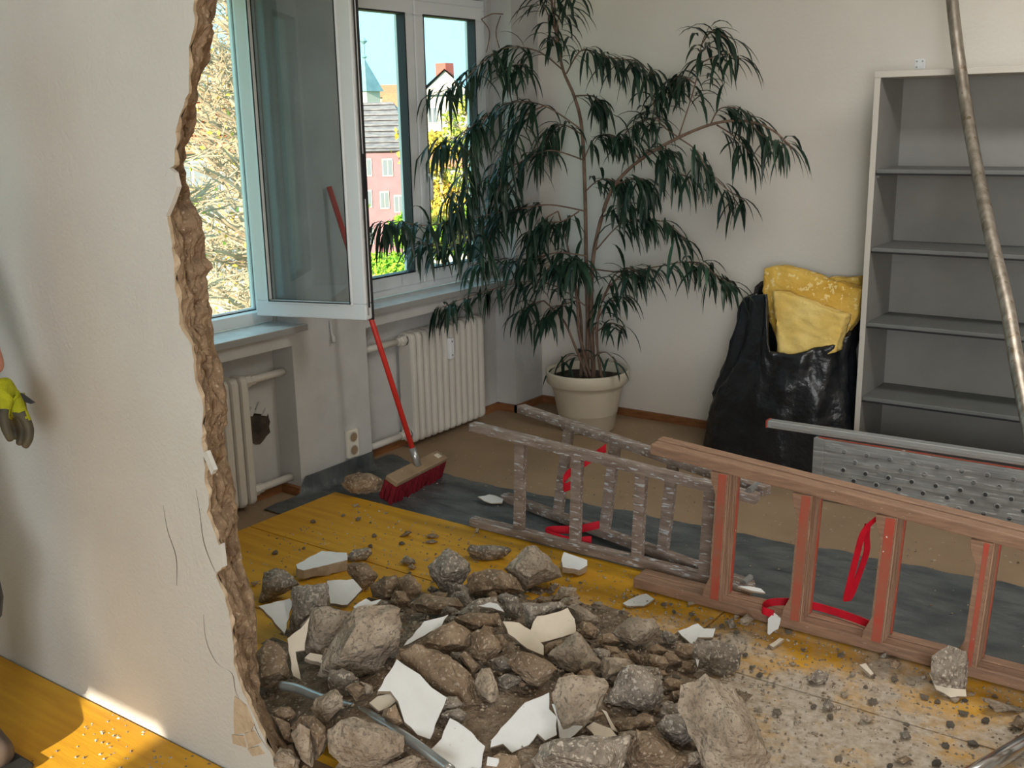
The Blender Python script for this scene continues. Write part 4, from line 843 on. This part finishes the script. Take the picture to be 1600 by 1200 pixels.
def leaf_pts(p, out, ln, droop, wid):
    pts = []; d = out.copy(); x = p.copy(); ns = 5
    for i in range(ns+1):
        pts.append(x.copy()); d = (d+V((0, 0, -1))*droop*.30).normalized(); x = x+d*(ln/ns)
    sd_ = out.cross(V((0, 0, 1)));  sd_ = sd_.normalized() if sd_.length > .01 else V((1, 0, 0)); prof_ = (.25, .8, 1, .85, .5, .04); vs = []
    for i, c_ in enumerate(pts):
        w_ = wid*prof_[i]; dd = (pts[min(i+1, ns)]-pts[max(i-1, 0)]).normalized(); nn_ = sd_.cross(dd); vs += [c_-sd_*w_+nn_*w_*.35, c_, c_+sd_*w_+nn_*w_*.35]
    return vs, [(3*i+a, 3*i+a+1, 3*i+a+4, 3*i+a+3) for i in range(ns) for a in (0, 1)]
def clampleaf(vs): return [V((max(v.x, -3.425 if v.z > .80 else -3.385), min(v.y, BY-.01), max(v.z, .02))) for v in vs]
rnd.shuffle(LV)
LV.sort(key=lambda l: -l[2]+rnd.uniform(0, .06))
fo = MB()
for i, (p, out, ln, dr) in enumerate(LV):
    vs, fs = leaf_pts(p, out, ln, dr, rnd.uniform(.0075, .0118)); vs = clampleaf(vs)
    if i < 290: MB().add(vs, fs).build('leaf', 'leaf_yellow' if i in (11, 97) else 'leaf', pl, smooth=True)
    else: fo.add(vs, fs)
tag(fo.build('foliage', 'leaf', pl, smooth=True), kind='stuff')
wd = MB()                                                # withered twigs by the reveal
for pts in ([(760,82),(765,50),(752,30)],[(780,75),(775,50),(782,25)],[(752,30),(768,22),(786,22)]): wd.tube(spline([bp(a, b, 4.6) for a, b in pts], 4), .003, 5)
wd.build('withered_twig', 'bark', pl, smooth=True)
# ================================================================ PERSON (mostly outside the picture)
def skinmesh(name, verts, edges, radii, m_, parent, sub=2, root=0):
    me = bpy.data.meshes.new(name); org = ORG[parent.name]; me.from_pydata([tuple(V(v)-org) for v in verts], edges, []); o = bpy.data.objects.new(name, me); sc.collection.objects.link(o)
    o.modifiers.new('skin', 'SKIN'); sv = me.skin_vertices[0].data
    for i, r in enumerate(radii):
        sv[i].radius = r if isinstance(r, tuple) else (r, r); sv[i].use_root = (i == root)
    ss = o.modifiers.new('sub', 'SUBSURF'); ss.levels = ss.render_levels = sub
    dg = bpy.context.evaluated_depsgraph_get(); dg.update(); m2 = bpy.data.meshes.new_from_object(o.evaluated_get(dg)); m2.name = name
    bpy.data.objects.remove(o); m2.materials.clear()
    for x in (m_ if isinstance(m_, list) else [m_]): m2.materials.append(MATS[x])
    m2.polygons.foreach_set('use_smooth', [True]*len(m2.polygons)); o = bpy.data.objects.new(name, m2); link(o, parent); return o
pe = V((-2.70, 1.13, BZ)); pn = thing('person', pe, 'person in work trousers and yellow-green gloves standing by the wall', 'person')
HD = 2.62; wr = at(-6, 588, HD); el = V((-2.66, 1.16, 1.13)); shR = V((-2.66, 1.02, 1.44)); shL = V((-2.86, 1.30-.42+.35, 1.44))
cx, cy = -2.76, 1.10
body_v = [(cx, cy, .98), (cx, cy, 1.18), (cx, cy, 1.40), (cx, cy, 1.52), (cx+.01, cy, 1.62), (cx+.01, cy, 1.72), (cx+.05, cy+.15, 1.43), tuple((V((cx+.06, cy+.17, 1.43))+wr)/2+V((.0, .02, .02))), tuple(wr), (cx-.05, cy-.17, 1.43), (cx-.05, cy-.22, 1.16), (cx+.06, cy-.24, .96)]
skinmesh('body', body_v, [(0,1),(1,2),(2,3),(3,4),(4,5),(2,6),(6,7),(7,8),(2,9),(9,10),(10,11)], [(.11,.15),(.11,.14),(.11,.15),.052,(.085,.075),(.09,.078),.055,.042,.030,.055,.042,.03], 'skin', pn)
shv = body_v[:4]+[body_v[6], body_v[7], body_v[9], body_v[10]]
skinmesh('shirt', shv, [(0,1),(1,2),(2,3),(2,4),(4,5),(2,6),(6,7)], [(.125,.165),(.125,.155),(.125,.165),.06,.064,.050,.064,.050], 'shirt', pn)
fR = on(0, 1192, 2, BZ); legs = [(cx, cy, .98), (cx+.02, cy+.09, .92), (cx+.135, cy+.115, .50), (cx+.12, cy+.095, .12), (cx, cy-.09, .92), (cx+.0, cy-.13, .50), (cx-.02, cy-.16, .12)]
skinmesh('trousers', legs, [(0,1),(1,2),(2,3),(0,4),(4,5),(5,6)], [(.13,.17),.098,.074,.068,.098,.074,.068], 'trouser', pn)
for i, (x, y) in enumerate(((cx+.12, cy+.095), (cx-.02, cy-.16))):
    skinmesh('boot', [(x-.04, y, BZ+.055), (x+.06, y-.01, BZ+.05), (x+.17, y-.02, BZ+.04), (x-.03, y, .16)], [(0,1),(1,2),(0,3)], [.05,.048,.04,.055], 'boot', pn)
    MB().box((x-.10, y-.05, BZ+.001), (x+.21, y+.035, BZ+.018)).build('boot_sole', 'pad', pn, bevel=.008)
k2 = V(legs[2]); MB().lathe(k2+V((.068, 0, -.09)), [(.001, 0), (.045, .01), (.055, .06), (.05, .14), (.03, .18), (.001, .185)], 14).build('knee_pad', 'pad', pn, smooth=True)
hd = V((cx+.01, cy, 1.70)); f_ = V((.9, -.1, 0)).normalized(); sd2 = V((-f_.y, f_.x, 0))
hr = MB().lathe(hd+V((-.018, 0, -.03)), [(.092, 0), (.100, .05), (.098, .09), (.075, .135), (.03, .155), (.001, .158)], 20); hr.build('hair', 'hair', pn, smooth=True)
for s in (-1, 1):
    MB().lathe(hd+f_*.083+sd2*s*.032+V((0, 0, -.008)), [(.001, -.008), (.009, 0), (.001, .008)], 10).build('eye', 'pvc', pn, smooth=True)
    MB().lathe(hd+sd2*s*.083+V((0, 0, -.03)), [(.001, -.03), (.015, 0), (.001, .03)], 10).build('ear', 'skin', pn, smooth=True)
MB().add([hd+f_*.082+V((0, 0, .0)), hd+f_*.118+V((0, 0, -.04)), hd+f_*.08+sd2*.018+V((0, 0, -.045)), hd+f_*.08-sd2*.018+V((0, 0, -.045))], [(0,1,2),(0,3,1),(1,3,2)]).build('nose', 'skin', pn)
MB().bar(hd+f_*.083+sd2*.025+V((0, 0, -.075)), hd+f_*.083-sd2*.025+V((0, 0, -.075)), f_*.004, V((0, 0, .005))).build('mouth', 'brick_red', pn)
def gp(x, y, d=0): return tuple(at(x, y, HD+d))
gv = [gp(-5,592), gp(2,606), gp(10,620), gp(24,632,.01), gp(36,648,0), gp(46,670,0), gp(45,687,0), gp(37,700,0),
      gp(24,640,.035), gp(34,664,.04), gp(34,686,.04), gp(28,697,.035), gp(18,642,.06), gp(26,668,.065), gp(24,688,.06), gp(12,640,.08), gp(16,664,.085), gp(15,682,.08),
      gp(8,628,-.02), gp(5,650,-.035), gp(10,672,-.04), gp(19,690,-.03)]
ge_ = [(0,1),(1,2),(2,3),(3,4),(4,5),(5,6),(6,7),(3,8),(8,9),(9,10),(10,11),(8,12),(12,13),(13,14),(12,15),(15,16),(16,17),(2,18),(18,19),(19,20),(20,21)]
gr_ = [.032,.033,.036,.030,.0145,.0125,.0115,.0095,.024,.0125,.0115,.0095,.022,.0122,.010,.018,.011,.009,.018,.0145,.0125,.010]
gl = skinmesh('glove', gv, ge_, gr_, ['glove_green', 'glove_dark'], pn, 2, 2)
og = ORG[pn.name]
for pg in gl.data.polygons:
    q = pg.center+og-CAM; d = q.dot(FW); x, y = 800+FPX*q.dot(RT)/d, 600-FPX*q.dot(UP)/d
    dark = y > 655 or (y > 640 and x < 14) or (y > 643 and 20 < x < 40)
    pg.material_index = 1 if dark else 0
MB().prism([gp(31,614,-.01), gp(40,620,-.01), gp(52,629,-.01), (gp(47,631,-.01)), gp(38,628,-.01)], FW*.012).build('glove_tag', 'pad', pn)
skinmesh('glove', [body_v[11], (cx+.09, cy-.24, .88), (cx+.11, cy-.22, .80), (cx+.11, cy-.245, .79), (cx+.10, cy-.27, .80), (cx+.12, cy-.19, .86), (cx+.13, cy-.175, .82), (cx+.115, cy-.285, .82)], [(0,1),(1,2),(1,3),(1,4),(1,5),(5,6),(1,7)], [.032,.036,.011,.011,.011,.014,.011,.009], 'glove_green', pn)
# ================================================================ OUTSIDE
GZ = -7.0
tag(MB().box((-160, -60, GZ-.3), (-4.6, 160, GZ)).build('ground', 'lawn'), kind=S)
def house(nm, pxl, pxr, py_top, depth, m_, label, cat='building', thick=8.0, roof=None, rm='slate', z0=GZ, wins=(), over=.4):
    a, b = at(pxl, py_top, depth), at(pxr, py_top, depth); zt = (a.z+b.z)/2; dr = (b-a); dr.z = 0; Ln = dr.length; dr.normalize(); bk2 = V((FW.x, FW.y, 0)).normalized(); bk2 = (bk2-dr*bk2.dot(dr)).normalized()
    a0 = V((a.x, a.y, z0)); h = thing(nm, a0+dr*Ln/2+bk2*thick/2, label, cat)
    MB().prism([a0, a0+dr*Ln, a0+dr*Ln+bk2*thick, a0+bk2*thick], (0, 0, zt-z0)).build('wall', m_, h)
    if roof:
        t = V((a.x, a.y, zt)); A_, B2_, C_, D_ = t-dr*over-bk2*over, t+dr*(Ln+over)-bk2*over, t+dr*(Ln+over)+bk2*(thick+over), t-dr*over+bk2*(thick+over)
        kind, hh = roof; r = MB()
        if kind == 'hip': e1, e2 = t+dr*Ln*.30+bk2*thick*.5, t+dr*Ln*.70+bk2*thick*.5
        else: e1, e2 = t-dr*over+bk2*thick*.5, t+dr*(Ln+over)+bk2*thick*.5
        if kind == 'gable_front':
            e1, e2 = t+dr*Ln*.5-bk2*over, t+dr*Ln*.5+bk2*(thick+over); e1 += V((0, 0, hh)); e2 += V((0, 0, hh))
            r.add([A_, B2_, C_, D_, e1, e2], [(0, 4, 5, 3), (1, 2, 5, 4), (0, 1, 2, 3)]); MB().add([t, t+dr*Ln, t+dr*Ln*.5+V((0, 0, hh*.93)), t+bk2*.2, t+dr*Ln+bk2*.2, t+dr*Ln*.5+V((0, 0, hh*.93))+bk2*.2], [(0, 1, 2), (5, 4, 3), (0, 3, 4, 1), (1, 4, 5, 2), (2, 5, 3, 0)]).build('gable', m_, h)
        else:
            e1 += V((0, 0, hh)); e2 += V((0, 0, hh)); r.add([A_, B2_, C_, D_, e1, e2], [(0, 1, 5, 4), (1, 2, 5), (2, 3, 4, 5), (3, 0, 4), (3, 2, 1, 0)])
        ro2 = r.build('roof', rm, h)
        if kind == 'hip':
            for k in range(9):
                s = (k+.5)/9; p, q = A_+(e1-A_)*s, B2_+(e2-B2_)*s; MB().bar(p+V((0, 0, .05))-bk2*.05, q+V((0, 0, .05))-bk2*.05, bk2*.12, V((0, 0, .05))).build('tile_course', rm, ro2)
    for (x, y, w_, hh) in wins:
        c_ = at(x, y, depth); s = (c_-a0).dot(dr)
        p = a0+dr*s; p.z = c_.z; f = MB().prism([p-dr*w_+V((0, 0, -hh))-bk2*.06, p+dr*w_+V((0, 0, -hh))-bk2*.06, p+dr*w_+V((0, 0, hh))-bk2*.06, p-dr*w_+V((0, 0, hh))-bk2*.06], bk2*.1).build('window_frame', 'white_house', h)
        for sg in (-1, 1): MB().prism([p+dr*(sg*w_*.46-w_*.36)+V((0, 0, -hh*.85))-bk2*.08, p+dr*(sg*w_*.46+w_*.36)+V((0, 0, -hh*.85))-bk2*.08, p+dr*(sg*w_*.46+w_*.36)+V((0, 0, hh*.85))-bk2*.08, p+dr*(sg*w_*.46-w_*.36)+V((0, 0, hh*.85))-bk2*.08], bk2*.03).build('pane', 'pane_dark', f)
    return h, dr, bk2
house('apartment_house', 500, 646, 236, 68, 'pink', 'pink rendered apartment house with a dark slate hipped roof', roof=('hip', 3.1), thick=11, wins=[(605,262,.34,.56),(571,312,.34,.56),(599,314,.30,.56),(621,320,.30,.56),(572,372,.34,.56),(610,370,.34,.56),(572,262,.34,.56),(635,262,.30,.56)])
house('cream_house', 130, 400, 240, 24, 'cream_house', 'cream rendered house behind the bare tree', roof=('hip', 1.4), rm='tile_orange', thick=6, wins=[(300,290,.4,.6),(345,300,.4,.6),(300,400,.4,.6),(345,410,.4,.6)])
house('orange_roofed_house', 598, 646, 205, 95, 'white_house', 'house with an orange tiled roof beyond the slate roof', thick=10, roof=('ridge', 3.4), rm='tile_orange')
wh, dr, bk2 = house('white_house', 657, 735, 148, 90, 'white_house', 'pale gabled house with a red brick chimney', roof=('gable_front', 2.1), wins=[(675,180,.45,.7),(705,182,.45,.7)])
cpos = at(695, 118, 91); MB().prism([cpos+V((x, y, -.6)) for x, y in ((-.55, -.55), (.55, -.55), (.55, .55), (-.55, .55))], (0, 0, 1.6)).build('chimney', 'brick_red', wh)
house('low_house', 660, 770, 262, 60, 'white_house', 'low pale house behind the golden tree', thick=4, roof=('ridge', .8), rm='tile_orange', wins=[(690,300,.4,.55)])
house('far_house', 592, 616, 152, 130, 'cream_house', 'distant cream house between the church tower and the window mullion', roof=('ridge', 1.6), rm='tile_orange')
ch = thing('church_tower', V((at(572, 150, 115).x, at(572, 150, 115).y, GZ)), 'church tower with a pointed green copper spire', 'church'); c_ = at(572, 143, 115); r_ = 1.05; b_ = V((c_.x, c_.y, c_.z))
MB().prism([V((b_.x+x*r_, b_.y+y*r_, GZ)) for x, y in ((-1, -1), (1, -1), (1, 1), (-1, 1))], (0, 0, b_.z-GZ)).build('tower', 'white_house', ch)
ap = at(568, 92, 115); q = [V((b_.x+x*1.35, b_.y+y*1.35, b_.z)) for x, y in ((-1, -1), (1, -1), (1, 1), (-1, 1))]; ap = V((b_.x, b_.y, ap.z)); MB().add(q+[ap], [(0, 1, 4), (1, 2, 4), (2, 3, 4), (3, 0, 4), (3, 2, 1, 0)]).build('spire', 'spire', ch)
zt = at(568, 62, 115).z; MB().tube([ap-V((0, 0, .2)), V((ap.x, ap.y, zt))], .09, 6).lathe(V((ap.x, ap.y, ap.z+.15)), [(.01, -.25), (.3, 0), (.01, .25)], 8).lathe(V((ap.x, ap.y, zt-.25)), [(.01, -.4), (.4, 0), (.01, .4)], 8).build('finial', 'spire', ch)
def tree(px, py_base, depth, height, spread, seed, label, leafm=None, nleaf=0, ls=.06, nb=10, name='tree', trunk=.12, z0=None, levels=3, tw=.012, low=.25):
    rn = random.Random(seed); b0 = at(px, py_base, depth); b0.z = GZ if z0 is None else z0; t = thing(name, b0, label, 'tree'); bm = MB(); ends = []
    def grow(p, d, ln, r, lv):
        n_ = 3; pts = [p]
        for i in range(n_):
            wg = .02 if lv == levels else .16; d = (d+V((rn.gauss(0, wg), rn.gauss(0, wg), rn.gauss(.03, wg*.6)))).normalized(); pts.append(pts[-1]+d*(ln/n_))
        bm.tube(pts, [r, r*.85, r*.7, r*.5], 4 if r > tw*1.5 else 3, False)
        if lv == 0: ends.append(pts[-1]); ends.append(pts[1]); ends.append(pts[2]); return
        for k in range(nb if lv == levels else (6 if lv > 1 else 5)):
            tt = rn.uniform(low if lv == levels else .2, 1); i = min(int(tt*n_), n_-1); q = pts[i]+(pts[i+1]-pts[i])*(tt*n_-i); az = rn.uniform(0, 6.283)
            nd = (d*rn.uniform(.15, .7)+V((math.cos(az), math.sin(az), rn.uniform(-.15, .5)))).normalized(); grow(q, nd, ln*(spread/height*1.0 if lv == levels else rn.uniform(.38, .6)), max(r*.5, tw), lv-1)
    top = V((rn.gauss(0, .012), rn.gauss(0, .012), 1)).normalized(); grow(b0, top, height, trunk, levels); bm.build('branches', 'twig', t)
    if leafm:
        lf = MB()
        for k in range(nleaf):
            e = rn.choice(ends)+V((rn.gauss(0, .12), rn.gauss(0, .12), rn.gauss(0, .12))); a = V((rn.gauss(0, 1), rn.gauss(0, 1), rn.gauss(0, 1))).normalized()*ls; b = a.cross(V((rn.gauss(0, 1), rn.gauss(0, 1), rn.gauss(0, 1)))).normalized()*ls*.6
            lf.add([e-a, e+b, e+a, e-b], [(0, 1, 2, 3)])
        tag(lf.build('leaves', leafm, t), kind='stuff')
tree(300, 500, 10, 9.6, .8, 5, 'bare twiggy tree with few yellow-green leaves behind the broken wall', 'spring_leaf', 260, .03, 60, levels=3, tw=.004, low=.55, trunk=.05)
tree(338, 500, 12.5, 10.2, .9, 8, 'dense leafless tree standing behind the nearer bare tree', 'autumn_leaf', 300, .035, 70, levels=3, tw=.005, low=.55, trunk=.05)
tree(365, 500, 15.5, 10.6, 1.0, 9, 'dry brown tree close to the cream house', 'autumn_leaf', 500, .04, 70, levels=3, tw=.006, low=.55, trunk=.06)
tree(552, 420, 17, 7.6, .8, 12, 'slender tree with fresh green leaves before the pink house', 'spring_leaf', 900, .045, 9, tw=.005, low=.5, trunk=.05)
tree(700, 420, 40, 8.2, 1.1, 17, 'golden-leaved tree seen through the closed window', 'autumn_leaf', 4200, .11, 16, tw=.012)
tree(734, 420, 30, 10.6, .6, 21, 'tall sparse tree beside the pale gabled house', 'spring_leaf', 900, .07, 10, tw=.012, low=.55)
for x, y, dp, s, lab in ((607, 398, 58, 1.7, 'bright green hedge below the pink house'), (690, 330, 48, 1.6, 'bright green bush below the golden tree')):
    c_ = at(x, y+30, dp); rn = random.Random(x); lf = MB()
    for k in range(3600):
        d = V((rn.gauss(0, 1), rn.gauss(0, 1), rn.gauss(0, 1))).normalized()*rn.uniform(.7, 1); e = c_+V((d.x*s*1.6, d.y*s*1.6, d.z*s*.7)); a = V((rn.gauss(0, 1), rn.gauss(0, 1), rn.gauss(0, 1))).normalized()*.13; b = a.cross(d).normalized()*.09; lf.add([e-a, e+b, e+a, e-b], [(0, 1, 2, 3)])
    hd_ = thing('bush', V((c_.x, c_.y, GZ)), lab, 'bush'); tag(lf.build('leaves', 'hedge', hd_), kind='stuff')
    MB().tube([V((c_.x, c_.y, GZ)), c_], .10, 6).build('stem', 'twig', hd_)
